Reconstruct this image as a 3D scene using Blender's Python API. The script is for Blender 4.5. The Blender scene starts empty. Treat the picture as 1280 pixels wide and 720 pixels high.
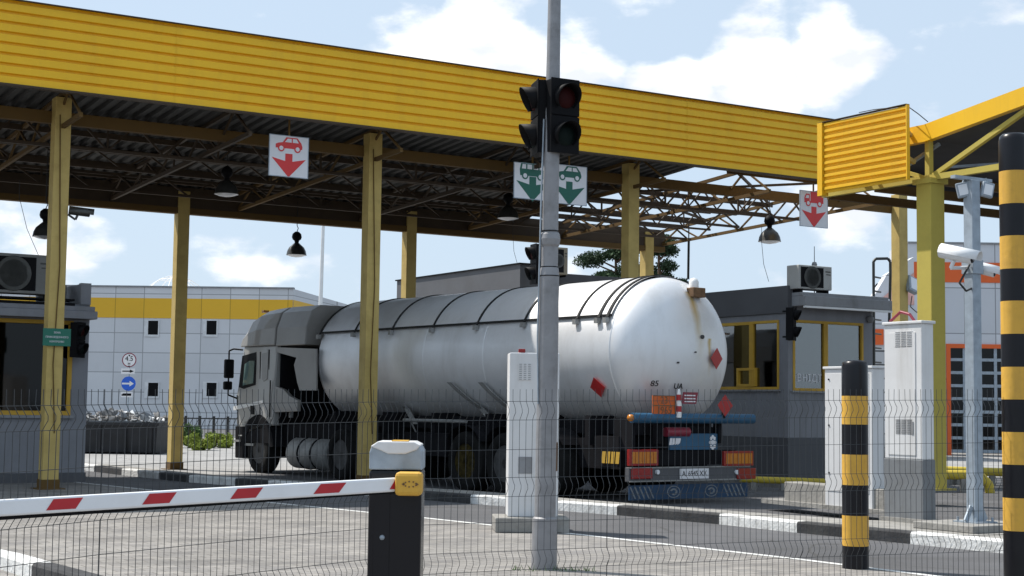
import bpy, bmesh, math, random
from mathutils import Vector, Matrix, noise
random.seed(7)
R = math.radians
SC = bpy.context.scene
COL = SC.collection

# ------------------------------------------------------------------ camera
F, CX, CY = 1920.0, 640.0, 360.0
PITCH, ROLL, EYE = math.atan(150 / 1920), 0.013, 1.4
cam = bpy.data.cameras.new('camera')
cam.sensor_width = 36.0
cam.lens = 36.0 * F / 1280.0
cam.clip_end = 3000.0
co = bpy.data.objects.new('camera', cam)
COL.objects.link(co)
co.matrix_world = Matrix.Translation((0, 0, EYE)) @ Matrix.Rotation(PITCH, 4, 'X') @ Matrix.Rotation(R(90), 4, 'X') @ Matrix.Rotation(ROLL, 4, 'Z')
SC.camera = co
CAM = Vector((0, 0, EYE))

def ray(px, py):
    return (co.matrix_world.to_3x3() @ Vector(((px - CX) / F, (CY - py) / F, -1.0)))
def ground(px, py, z=0.0):
    r = ray(px, py); return CAM + r * ((z - EYE) / r.z)
def at(px, py, Y):
    r = ray(px, py); return CAM + r * (Y / r.y)

class Frame:
    """a local frame standing on the ground; loc() reads where a sight line meets one of its planes"""
    def __init__(s, x, y, z, rz):
        s.o = Vector((x, y, z)); s.rz = rz
        s.m = Matrix.Translation(s.o) @ Matrix.Rotation(rz, 4, 'Z'); s.i = s.m.inverted()
    def loc(s, px, py, axis, val):
        a = s.i @ CAM; d = s.i.to_3x3() @ ray(px, py)
        return a + d * ((val - a[axis]) / d[axis])
    def w(s, x, y, z): return s.m @ Vector((x, y, z))

# ------------------------------------------------------------------ materials
def mat(name, c, rough=0.6, metal=0.0, var=0.12, vs=3.0, bump=0.0, bs=40.0, grime=0.0, gs=1.2, gc=(0.08, 0.07, 0.06), spec=0.5, coat=0.0, streak=0.0, sc=(0.2, 0.18, 0.15), ss=(5, 5, .35)):
    m = bpy.data.materials.new(name); m.use_nodes = True
    nt = m.node_tree; N = nt.nodes; L = nt.links
    b = N['Principled BSDF']
    b.inputs['Roughness'].default_value = rough; b.inputs['Metallic'].default_value = metal
    b.inputs['Specular IOR Level'].default_value = spec; b.inputs['Coat Weight'].default_value = coat
    tc = N.new('ShaderNodeTexCoord')
    n1 = N.new('ShaderNodeTexNoise'); n1.inputs['Scale'].default_value = vs; n1.inputs['Detail'].default_value = 6
    L.new(tc.outputs['Object'], n1.inputs['Vector'])
    mr = N.new('ShaderNodeMapRange'); mr.inputs['From Min'].default_value = 0.3; mr.inputs['From Max'].default_value = 0.7
    mr.inputs['To Min'].default_value = 1 - var; mr.inputs['To Max'].default_value = 1 + var
    L.new(n1.outputs['Fac'], mr.inputs['Value'])
    mx = N.new('ShaderNodeVectorMath'); mx.operation = 'SCALE'; mx.inputs[0].default_value = c
    L.new(mr.outputs['Result'], mx.inputs['Scale'])
    out = mx.outputs[0]
    if grime > 0:
        n2 = N.new('ShaderNodeTexNoise'); n2.inputs['Scale'].default_value = gs; n2.inputs['Detail'].default_value = 10; n2.inputs['Roughness'].default_value = 0.7
        L.new(tc.outputs['Object'], n2.inputs['Vector'])
        g = N.new('ShaderNodeMapRange'); g.inputs['From Min'].default_value = 0.48; g.inputs['From Max'].default_value = 0.75
        g.inputs['To Max'].default_value = grime
        L.new(n2.outputs['Fac'], g.inputs['Value'])
        mm = N.new('ShaderNodeMix'); mm.data_type = 'RGBA'
        L.new(g.outputs['Result'], mm.inputs['Factor']); L.new(out, mm.inputs['A']); mm.inputs['B'].default_value = (*gc, 1)
        out = mm.outputs['Result']
        rr = N.new('ShaderNodeMapRange'); rr.inputs['To Min'].default_value = rough; rr.inputs['To Max'].default_value = min(1, rough + 0.3)
        L.new(n2.outputs['Fac'], rr.inputs['Value']); L.new(rr.outputs['Result'], b.inputs['Roughness'])
    if streak > 0:
        mp = N.new('ShaderNodeMapping'); mp.inputs['Scale'].default_value = ss; L.new(tc.outputs['Object'], mp.inputs['Vector'])
        n4 = N.new('ShaderNodeTexNoise'); n4.inputs['Scale'].default_value = 1.0; n4.inputs['Detail'].default_value = 8; n4.inputs['Roughness'].default_value = 0.65; L.new(mp.outputs[0], n4.inputs['Vector'])
        g4 = N.new('ShaderNodeMapRange'); g4.inputs['From Min'].default_value = 0.50; g4.inputs['From Max'].default_value = 0.78; g4.inputs['To Max'].default_value = streak; L.new(n4.outputs['Fac'], g4.inputs['Value'])
        m4 = N.new('ShaderNodeMix'); m4.data_type = 'RGBA'; L.new(g4.outputs['Result'], m4.inputs['Factor']); L.new(out, m4.inputs['A']); m4.inputs['B'].default_value = (*sc, 1)
        out = m4.outputs['Result']
    L.new(out, b.inputs['Base Color'])
    if bump > 0:
        n3 = N.new('ShaderNodeTexNoise'); n3.inputs['Scale'].default_value = bs; n3.inputs['Detail'].default_value = 5
        L.new(tc.outputs['Object'], n3.inputs['Vector'])
        bp = N.new('ShaderNodeBump'); bp.inputs['Strength'].default_value = bump; bp.inputs['Distance'].default_value = 0.02
        L.new(n3.outputs['Fac'], bp.inputs['Height']); L.new(bp.outputs['Normal'], b.inputs['Normal'])
    return m

M = {}
M['yellow'] = mat('yellow_cladding', (0.88, 0.50, 0.006), 0.40, var=0.06, vs=0.4, grime=0.12, gs=1.5, gc=(0.50, 0.27, 0.02), streak=0.22, sc=(0.42, 0.24, 0.03), ss=(4, 4, .6))
M['yellow_b'] = mat('yellow_panel', (0.82, 0.46, 0.012), 0.42, var=0.05, vs=0.9, grime=0.15, gs=2.5, gc=(0.4, 0.22, 0.03), streak=0.3, sc=(0.35, 0.2, 0.04))
M['ysteel'] = mat('yellow_painted_steel', (0.52, 0.38, 0.12), 0.55, var=0.10, vs=2.0, grime=0.35, gs=3.0, gc=(0.20, 0.12, 0.03))
M['yolive'] = mat('faded_yellow_steel', (0.50, 0.40, 0.075), 0.6, var=0.10, vs=2.0, grime=0.30, gs=2.0, gc=(0.14, 0.10, 0.03))
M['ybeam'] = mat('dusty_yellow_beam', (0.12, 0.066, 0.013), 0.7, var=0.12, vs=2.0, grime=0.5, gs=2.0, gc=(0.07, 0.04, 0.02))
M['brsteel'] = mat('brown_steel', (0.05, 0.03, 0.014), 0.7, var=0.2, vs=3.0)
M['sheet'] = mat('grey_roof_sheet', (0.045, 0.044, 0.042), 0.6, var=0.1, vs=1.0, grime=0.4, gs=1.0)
M['white'] = mat('white_paint', (0.78, 0.78, 0.77), 0.35, var=0.04, vs=4, grime=0.12, gs=3)
M['boomwhite'] = mat('boom_white', (0.76, 0.77, 0.79), 0.3, var=0.03, vs=4, grime=0.12, gs=5, gc=(0.35, 0.33, 0.3))
M['red'] = mat('red_reflective', (0.42, 0.012, 0.02), 0.4, var=0.08, vs=8)
M['signred'] = mat('sign_red', (0.65, 0.03, 0.03), 0.4, var=0.05)
M['signgreen'] = mat('sign_green', (0.008, 0.11, 0.075), 0.45, var=0.05)
M['signwhite'] = mat('sign_white', (0.72, 0.72, 0.74), 0.4, var=0.03, grime=0.1, gs=4, gc=(0.4, 0.38, 0.35))
M['signblue'] = mat('sign_blue', (0.01, 0.10, 0.55), 0.4, var=0.05)
M['board'] = mat('green_board', (0.004, 0.14, 0.09), 0.45, var=0.05)
M['black'] = mat('black_plastic', (0.005, 0.005, 0.006), 0.6, spec=0.12, var=0.2, vs=5)
M['blackgloss'] = mat('black_gloss', (0.006, 0.006, 0.009), 0.25, spec=0.3, var=0.1, vs=5)
M['rubber'] = mat('tyre_rubber', (0.012, 0.012, 0.012), 0.9, spec=0.1, var=0.2, vs=6, bump=0.2, bs=60)
M['lens_r'] = mat('dark_red_lens', (0.03, 0.005, 0.005), 0.6, var=0.05, spec=0.1)
M['lens_g'] = mat('dark_green_lens', (0.005, 0.010, 0.009), 0.6, var=0.05, spec=0.1)
M['pole'] = mat('grey_pole_paint', (0.27, 0.27, 0.28), 0.42, var=0.10, vs=6, grime=0.5, gs=5, gc=(0.12, 0.115, 0.11), metal=0.35)
M['galv'] = mat('galvanised_steel', (0.33, 0.38, 0.43), 0.45, metal=0.45, var=0.12, vs=12, grime=0.2, gs=4)
M['cabinet'] = mat('white_cabinet', (0.66, 0.66, 0.66), 0.4, var=0.04, vs=2, grime=0.22, gs=1.8, gc=(0.4, 0.38, 0.35), streak=0.4, sc=(0.33, 0.30, 0.26))
M['greycab'] = mat('grey_cabinet_base', (0.17, 0.18, 0.19), 0.5, var=0.08, vs=2, grime=0.4, gs=5, streak=0.4, sc=(0.08, 0.08, 0.075))
M['concrete'] = mat('concrete', (0.27, 0.26, 0.24), 0.9, var=0.2, vs=4, bump=0.4, bs=25, grime=0.5, gs=3, gc=(0.10, 0.10, 0.09))
M['pyellow'] = mat('bollard_yellow', (0.66, 0.37, 0.045), 0.45, var=0.07, vs=6, grime=0.45, gs=6, gc=(0.28, 0.16, 0.04), streak=0.4, sc=(0.25, 0.15, 0.05), ss=(12, 12, 1.2), bump=0.15, bs=14)
M['pblack'] = mat('bollard_black', (0.006, 0.006, 0.009), 0.3, spec=0.3, var=0.2, vs=6)
M['tank'] = None
M['band'] = mat('black_band', (0.02, 0.02, 0.02), 0.7, spec=0.2)
M['cab'] = mat('cab_grey_paint', (0.25, 0.24, 0.225), 0.4, var=0.05, vs=2, grime=0.30, gs=1.5, gc=(0.14, 0.13, 0.12), coat=0.3)
M['cablight'] = mat('cab_pale_paint', (0.38, 0.375, 0.36), 0.35, var=0.05, vs=2, grime=0.3, gs=2, gc=(0.18, 0.17, 0.15), coat=0.3)
M['chassis'] = mat('dark_chassis', (0.010, 0.010, 0.012), 0.85, spec=0.1, var=0.3, vs=4)
M['alu'] = mat('dusty_aluminium', (0.30, 0.30, 0.29), 0.5, metal=0.5, var=0.15, vs=5, grime=0.4, gs=4)
M['blue'] = mat('blue_painted_steel', (0.012, 0.085, 0.17), 0.4, var=0.12, vs=4, grime=0.35, gs=5, gc=(0.03, 0.05, 0.07))
M['dblue'] = mat('dark_blue_flap', (0.012, 0.045, 0.10), 0.6, var=0.2, vs=5, grime=0.4, gs=6)
M['lamp_a'] = mat('amber_lamp', (0.50, 0.17, 0.012), 0.25, var=0.1, vs=20)
M['lamp_r'] = mat('red_lamp', (0.26, 0.012, 0.01), 0.25, var=0.1, vs=20)
M['orange_pl'] = mat('orange_placard', (0.55, 0.11, 0.015), 0.5, var=0.08, vs=8, grime=0.2, gs=10)
M['hazred'] = mat('hazard_red', (0.36, 0.015, 0.015), 0.45, var=0.08, vs=5)
M['maroon'] = mat('maroon_label', (0.22, 0.02, 0.04), 0.45, var=0.1)
M['rust'] = mat('rusty_brown', (0.16, 0.09, 0.045), 0.9, var=0.3, vs=10)
M['hubgrey2'] = mat('faded_grey_print', (0.16, 0.18, 0.20), 0.7)
M['hub'] = mat('dirty_yellow_hub', (0.04, 0.03, 0.008), 0.9, var=0.5, vs=14, grime=0.9, gs=9, gc=(0.02, 0.02, 0.018), spec=0.1)
M['hubgrey'] = mat('dirty_hub', (0.045, 0.045, 0.045), 0.7, var=0.3, vs=10)
M['booth'] = mat('booth_grey_panel', (0.225, 0.23, 0.25), 0.5, var=0.07, vs=1, grime=0.25, gs=1.5, streak=0.35, sc=(0.12, 0.115, 0.11))
M['boothd'] = mat('booth_dark_grey', (0.09, 0.092, 0.10), 0.6, var=0.08, vs=1.5, grime=0.2)
M['cornice'] = mat('booth_cornice', (0.26, 0.265, 0.275), 0.55, var=0.08, vs=1.5, grime=0.4, gs=3, streak=0.5, sc=(0.10, 0.095, 0.09))
M['frame'] = mat('yellow_window_frame', (0.55, 0.32, 0.03), 0.5, var=0.08, vs=4, grime=0.25)
M['pvc'] = mat('white_frame', (0.7, 0.7, 0.7), 0.4)
M['wall'] = None
M['roofdark'] = mat('roof_dark', (0.05, 0.05, 0.055), 0.8)
M['ac'] = mat('air_conditioner_case', (0.42, 0.42, 0.40), 0.5, var=0.06, vs=3, grime=0.3, gs=4, gc=(0.2, 0.19, 0.16))
M['acbrown'] = mat('beige_case', (0.20, 0.17, 0.12), 0.6, var=0.1)
M['camwhite'] = mat('camera_white', (0.75, 0.76, 0.77), 0.3, var=0.03, grime=0.1, gs=20)
M['shade'] = mat('lamp_metal', (0.07, 0.07, 0.065), 0.4, metal=0.6, var=0.15, vs=8)
M['glassw'] = mat('lamp_glass', (0.75, 0.77, 0.8), 0.08, var=0.02)
M['orange'] = mat('orange_cladding', (0.72, 0.12, 0.02), 0.5, var=0.05, vs=1, grime=0.1)
M['pipe'] = mat('yellow_gas_pipe', (0.55, 0.42, 0.04), 0.5, var=0.12, vs=4, grime=0.3, gs=4, gc=(0.2, 0.14, 0.05))
M['wire'] = mat('fence_wire', (0.045, 0.05, 0.055), 0.5, metal=0.3, var=0.1)
M['fpost'] = mat('fence_post', (0.22, 0.24, 0.26), 0.5, metal=0.3, var=0.1)
M['trunk'] = mat('pine_bark', (0.13, 0.075, 0.045), 0.9, var=0.3, vs=6)
M['needles'] = mat('pine_needles', (0.035, 0.065, 0.025), 0.85, var=0.5, vs=1.2)
M['leafy'] = mat('yellow_green_leaves', (0.26, 0.32, 0.05), 0.8, var=0.45, vs=2.0)
M['leafd'] = mat('green_leaves', (0.09, 0.16, 0.045), 0.8, var=0.45, vs=2.0)
M['debris'] = mat('pale_broken_stone', (0.22, 0.21, 0.20), 0.95, var=0.7, vs=2.5)
M['skip'] = mat('skip_dark_steel', (0.016, 0.017, 0.02), 0.7, var=0.3, vs=3)
M['cable'] = mat('dark_cable', (0.02, 0.02, 0.02), 0.7)

def glass(name, tint, rough=0.04, alpha=0.35):
    m = bpy.data.materials.new(name); m.use_nodes = True
    nt = m.node_tree; N = nt.nodes; L = nt.links; N.clear()
    o = N.new('ShaderNodeOutputMaterial'); g = N.new('ShaderNodeBsdfGlossy'); g.inputs['Roughness'].default_value = rough
    t = N.new('ShaderNodeBsdfTransparent'); t.inputs['Color'].default_value = (*tint, 1)
    f = N.new('ShaderNodeFresnel'); f.inputs['IOR'].default_value = 1.4
    tc = N.new('ShaderNodeTexCoord'); nz = N.new('ShaderNodeTexNoise'); nz.inputs['Scale'].default_value = 0.7
    bp = N.new('ShaderNodeBump'); bp.inputs['Strength'].default_value = 0.06; bp.inputs['Distance'].default_value = 0.05
    L.new(tc.outputs['Object'], nz.inputs['Vector']); L.new(nz.outputs['Fac'], bp.inputs['Height']); L.new(bp.outputs['Normal'], g.inputs['Normal'])
    a = N.new('ShaderNodeMath'); a.operation = 'ADD'; a.inputs[1].default_value = alpha; a.use_clamp = True
    L.new(f.outputs['Fac'], a.inputs[0])
    mx = N.new('ShaderNodeMixShader'); L.new(a.outputs[0], mx.inputs['Fac']); L.new(t.outputs[0], mx.inputs[1]); L.new(g.outputs[0], mx.inputs[2])
    L.new(mx.outputs[0], o.inputs['Surface'])
    return m
M['glass'] = glass('booth_glass', (0.38, 0.42, 0.42), 0.03, 0.18)
M['glassd'] = glass('dark_window_glass', (0.08, 0.09, 0.10), 0.05, 0.0)
M['acshade'] = mat('shaded_air_conditioner', (0.20, 0.20, 0.19), 0.6, var=0.1, grime=0.4)  # darker copy of the case paint, with the canopy's shade put into the colour
M['glasscab'] = mat('cab_glass_lit', (0.13, 0.20, 0.195), 0.12, var=0.25, vs=3, coat=0.5)  # opaque pane; light showing through from the far side is put into its cyan

def rot_math(N, L, op, a, b=None, clamp=False):
    n = N.new('ShaderNodeMath'); n.operation = op; n.use_clamp = clamp
    for i, v in enumerate((a, b)):
        if v is None: continue
        if isinstance(v, (int, float)): n.inputs[i].default_value = v
        else: L.new(v, n.inputs[i])
    return n.outputs[0]

def tank_material():
    """white glossy tank paint, dusty low down, with a rust streak of its own below the bracket on the dome"""
    m = mat('tank_white_paint', (0.74, 0.745, 0.755), 0.33, metal=0.5, var=0.05, vs=0.8, grime=0.28, gs=0.9, gc=(0.40, 0.38, 0.35), coat=0.15, streak=0.35, sc=(0.40, 0.37, 0.33), ss=(2.2, 2.2, .5), bump=0.10, bs=0.9)
    nt = m.node_tree; N = nt.nodes; L = nt.links; b = N['Principled BSDF']
    src = b.inputs['Base Color'].links[0].from_socket
    tc = N.new('ShaderNodeTexCoord'); sx = N.new('ShaderNodeSeparateXYZ'); L.new(tc.outputs['Object'], sx.inputs[0])
    nz = N.new('ShaderNodeTexNoise'); nz.inputs['Scale'].default_value = 5; nz.inputs['Detail'].default_value = 8
    L.new(tc.outputs['Object'], nz.inputs['Vector'])
    def streak(y0, z0, z1, w):
        wob = rot_math(N, L, 'MULTIPLY', rot_math(N, L, 'SUBTRACT', nz.outputs['Fac'], 0.5), 0.10)
        dy = rot_math(N, L, 'ABSOLUTE', rot_math(N, L, 'ADD', rot_math(N, L, 'SUBTRACT', sx.outputs['Y'], y0), wob))
        fy = rot_math(N, L, 'SUBTRACT', 1.0, rot_math(N, L, 'DIVIDE', dy, w), True)
        t = rot_math(N, L, 'DIVIDE', rot_math(N, L, 'SUBTRACT', sx.outputs['Z'], z0), z1 - z0, True)
        below = rot_math(N, L, 'LESS_THAN', sx.outputs['Z'], z1)
        back = rot_math(N, L, 'LESS_THAN', sx.outputs['X'], 0.9)
        v = rot_math(N, L, 'MULTIPLY', fy, t)
        v = rot_math(N, L, 'MULTIPLY', v, below); v = rot_math(N, L, 'MULTIPLY', v, back)
        return rot_math(N, L, 'MULTIPLY', v, 1.15, True)
    a = streak(-0.10, 2.15, 3.22, 0.11); c = streak(-0.33, 1.9, 2.5, 0.06)
    s = rot_math(N, L, 'MAXIMUM', a, c)
    mm = N.new('ShaderNodeMix'); mm.data_type = 'RGBA'; L.new(s, mm.inputs['Factor']); L.new(src, mm.inputs['A'])
    mm.inputs['B'].default_value = (0.50, 0.36, 0.13, 1)
    L.new(mm.outputs['Result'], b.inputs['Base Color'])
    return m
M['tank'] = tank_material()

def panel_material(name, c, sx_, sz_, off=(0, 0), mortar=0.02, dark=0.35, rough=0.45, axis='X'):
    """metal wall panels with fine dark joints, laid out in the wall's own coordinates"""
    m = mat(name, c, rough, var=0.04, vs=0.5, grime=0.08, gs=1.0)
    nt = m.node_tree; N = nt.nodes; L = nt.links; b = N['Principled BSDF']
    src = b.inputs['Base Color'].links[0].from_socket
    tc = N.new('ShaderNodeTexCoord'); s = N.new('ShaderNodeSeparateXYZ'); L.new(tc.outputs['Object'], s.inputs[0])
    def line(sock, step, o, wdt):
        v = rot_math(N, L, 'DIVIDE', rot_math(N, L, 'ADD', sock, o + 1000 * step), step)
        fr = rot_math(N, L, 'FRACT', v)
        return rot_math(N, L, 'LESS_THAN', fr, wdt / step), rot_math(N, L, 'FLOOR', v)
    l1, i1 = line(s.outputs[axis], sx_, off[0], mortar); l2, i2 = line(s.outputs['Z'], sz_, off[1], mortar)
    ln = rot_math(N, L, 'MAXIMUM', l1, l2)
    cx = N.new('ShaderNodeCombineXYZ'); L.new(i1, cx.inputs[0]); L.new(i2, cx.inputs[1])
    wn = N.new('ShaderNodeTexWhiteNoise'); L.new(cx.outputs[0], wn.inputs['Vector'])
    tone = N.new('ShaderNodeMapRange'); tone.inputs['To Min'].default_value = 0.93; tone.inputs['To Max'].default_value = 1.05
    L.new(wn.outputs['Value'], tone.inputs['Value'])
    sc = N.new('ShaderNodeVectorMath'); sc.operation = 'SCALE'; L.new(src, sc.inputs[0]); L.new(tone.outputs['Result'], sc.inputs['Scale'])
    mm = N.new('ShaderNodeMix'); mm.data_type = 'RGBA'; L.new(ln, mm.inputs['Factor']); L.new(sc.outputs[0], mm.inputs['A'])
    mm.inputs['B'].default_value = (c[0] * dark, c[1] * dark, c[2] * dark, 1)
    L.new(mm.outputs['Result'], b.inputs['Base Color'])
    return m
M['wallgrey'] = panel_material('grey_wall_panels', (0.66, 0.66, 0.67), 1.66, 1.13, (0.3, 0.25), 0.045, 0.5)
M['wallyellow'] = panel_material('yellow_wall_panels', (0.80, 0.45, 0.02), 1.66, 9.0, (0.3, 0), 0.045, 0.6)
M['wallshop'] = panel_material('pale_wall_panels', (0.58, 0.59, 0.62), 1.05, 1.55, (0.2, 0.55), 0.03, 0.4)
M['slats'] = panel_material('pale_louvre_panel', (0.50, 0.51, 0.53), 3.0, 0.42, (0.2, 0.1), 0.05, 0.15)

def wear(m, cracks=0.0, spots=0.4, tracks=0.0):
    nt = m.node_tree; N = nt.nodes; L = nt.links; b = N['Principled BSDF']; src = b.inputs['Base Color'].links[0].from_socket
    tc = N.new('ShaderNodeTexCoord')
    n = N.new('ShaderNodeTexNoise'); n.inputs['Scale'].default_value = 0.9; n.inputs['Detail'].default_value = 12; n.inputs['Roughness'].default_value = 0.72; L.new(tc.outputs['Object'], n.inputs['Vector'])
    g = N.new('ShaderNodeMapRange'); g.inputs['From Min'].default_value = 0.57; g.inputs['From Max'].default_value = 0.70; g.inputs['To Max'].default_value = spots; L.new(n.outputs['Fac'], g.inputs['Value'])
    f = g.outputs['Result']
    v = N.new('ShaderNodeTexVoronoi'); v.inputs['Scale'].default_value = 1.7; L.new(tc.outputs['Object'], v.inputs['Vector'])
    vs_ = N.new('ShaderNodeMapRange'); vs_.inputs['From Min'].default_value = 0.03; vs_.inputs['From Max'].default_value = 0.10; vs_.inputs['To Min'].default_value = spots; vs_.inputs['To Max'].default_value = 0.0; L.new(v.outputs['Distance'], vs_.inputs['Value'])
    f = rot_math(N, L, 'MAXIMUM', f, vs_.outputs['Result'])
    if cracks > 0:
        nd = N.new('ShaderNodeTexNoise'); nd.inputs['Scale'].default_value = 1.5; nd.inputs['Detail'].default_value = 6; L.new(tc.outputs['Object'], nd.inputs['Vector'])
        mxv = N.new('ShaderNodeMix'); mxv.data_type = 'VECTOR'; mxv.inputs['Factor'].default_value = 0.35; L.new(tc.outputs['Object'], mxv.inputs['A']); L.new(nd.outputs['Color'], mxv.inputs['B'])
        vc = N.new('ShaderNodeTexVoronoi'); vc.feature = 'DISTANCE_TO_EDGE'; vc.inputs['Scale'].default_value = 0.55; L.new(mxv.outputs['Result'], vc.inputs['Vector'])
        cr = rot_math(N, L, 'MULTIPLY', rot_math(N, L, 'LESS_THAN', vc.outputs['Distance'], 0.006), cracks); f = rot_math(N, L, 'MAXIMUM', f, cr)
    if tracks > 0:
        mp = N.new('ShaderNodeMapping'); mp.inputs['Rotation'].default_value = (0, 0, R(-128)); mp.inputs['Scale'].default_value = (.12, 1.1, 1); L.new(tc.outputs['Object'], mp.inputs['Vector'])
        nk = N.new('ShaderNodeTexNoise'); nk.inputs['Scale'].default_value = 1.6; nk.inputs['Detail'].default_value = 5; L.new(mp.outputs[0], nk.inputs['Vector'])
        gk = N.new('ShaderNodeMapRange'); gk.inputs['From Min'].default_value = 0.48; gk.inputs['From Max'].default_value = 0.68; gk.inputs['To Max'].default_value = tracks; L.new(nk.outputs['Fac'], gk.inputs['Value'])
        f = rot_math(N, L, 'MAXIMUM', f, gk.outputs['Result'])
    mm = N.new('ShaderNodeMix'); mm.data_type = 'RGBA'; L.new(f, mm.inputs['Factor']); L.new(src, mm.inputs['A']); mm.inputs['B'].default_value = (0.05, 0.048, 0.045, 1)
    L.new(mm.outputs['Result'], b.inputs['Base Color']); return m
def asphalt():
    m = mat('asphalt', (0.095, 0.095, 0.10), 0.9, var=0.25, vs=0.5, bump=0.5, bs=60, grime=0.45, gs=0.35, gc=(0.055, 0.055, 0.055))
    return m
M['asphalt'] = wear(asphalt(), 0.7, 0.5, 0.35)
M['apron'] = mat('pale_concrete_road', (0.30, 0.295, 0.285), 0.9, var=0.12, vs=0.6, bump=0.3, bs=30, grime=0.35, gs=0.8, gc=(0.24, 0.23, 0.22))

def pavers():
    m = mat('block_paving', (0.245, 0.232, 0.218), 0.9, var=0.16, vs=0.9, grime=0.35, gs=1.6, gc=(0.15, 0.14, 0.125))
    nt = m.node_tree; N = nt.nodes; L = nt.links; b = N['Principled BSDF']
    src = b.inputs['Base Color'].links[0].from_socket
    tc = N.new('ShaderNodeTexCoord'); mp = N.new('ShaderNodeMapping'); mp.inputs['Rotation'].default_value = (0, 0, R(-32))
    L.new(tc.outputs['Object'], mp.inputs['Vector'])
    br = N.new('ShaderNodeTexBrick'); br.inputs['Scale'].default_value = 1.0
    br.inputs['Brick Width'].default_value = 0.24; br.inputs['Row Height'].default_value = 0.16; br.inputs['Mortar Size'].default_value = 0.006
    br.inputs['Color1'].default_value = (0.80, 0.80, 0.81, 1); br.inputs['Color2'].default_value = (1.15, 1.14, 1.11, 1); br.inputs['Mortar'].default_value = (0.55, 0.53, 0.5, 1)
    L.new(mp.outputs[0], br.inputs['Vector'])
    mul = N.new('ShaderNodeMix'); mul.data_type = 'RGBA'; mul.blend_type = 'MULTIPLY'; mul.inputs['Factor'].default_value = 1
    L.new(src, mul.inputs['A']); L.new(br.outputs['Color'], mul.inputs['B']); L.new(mul.outputs['Result'], b.inputs['Base Color'])
    bp = N.new('ShaderNodeBump'); bp.inputs['Strength'].default_value = 0.6; bp.inputs['Distance'].default_value = 0.01; bp.invert = True
    L.new(br.outputs['Fac'], bp.inputs['Height']); L.new(bp.outputs['Normal'], b.inputs['Normal'])
    return m
M['pavers'] = wear(pavers(), 0, 0.45, 0.3)
wear(M['apron'], 0.5, 0.35, 0.25)
M['kwhite'] = mat('kerb_white', (0.72, 0.72, 0.70), 0.8, var=0.10, vs=5, bump=0.5, bs=30, grime=0.9, gs=7, gc=(0.30, 0.29, 0.27))
M['kblack'] = mat('kerb_black', (0.035, 0.035, 0.037), 0.8, var=0.3, vs=5, bump=0.3, bs=30, grime=0.4, gs=3, gc=(0.12, 0.12, 0.11))
M['line'] = mat('road_paint', (0.62, 0.62, 0.60), 0.8, var=0.1, vs=6, grime=0.6, gs=5, gc=(0.25, 0.25, 0.24))

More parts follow.
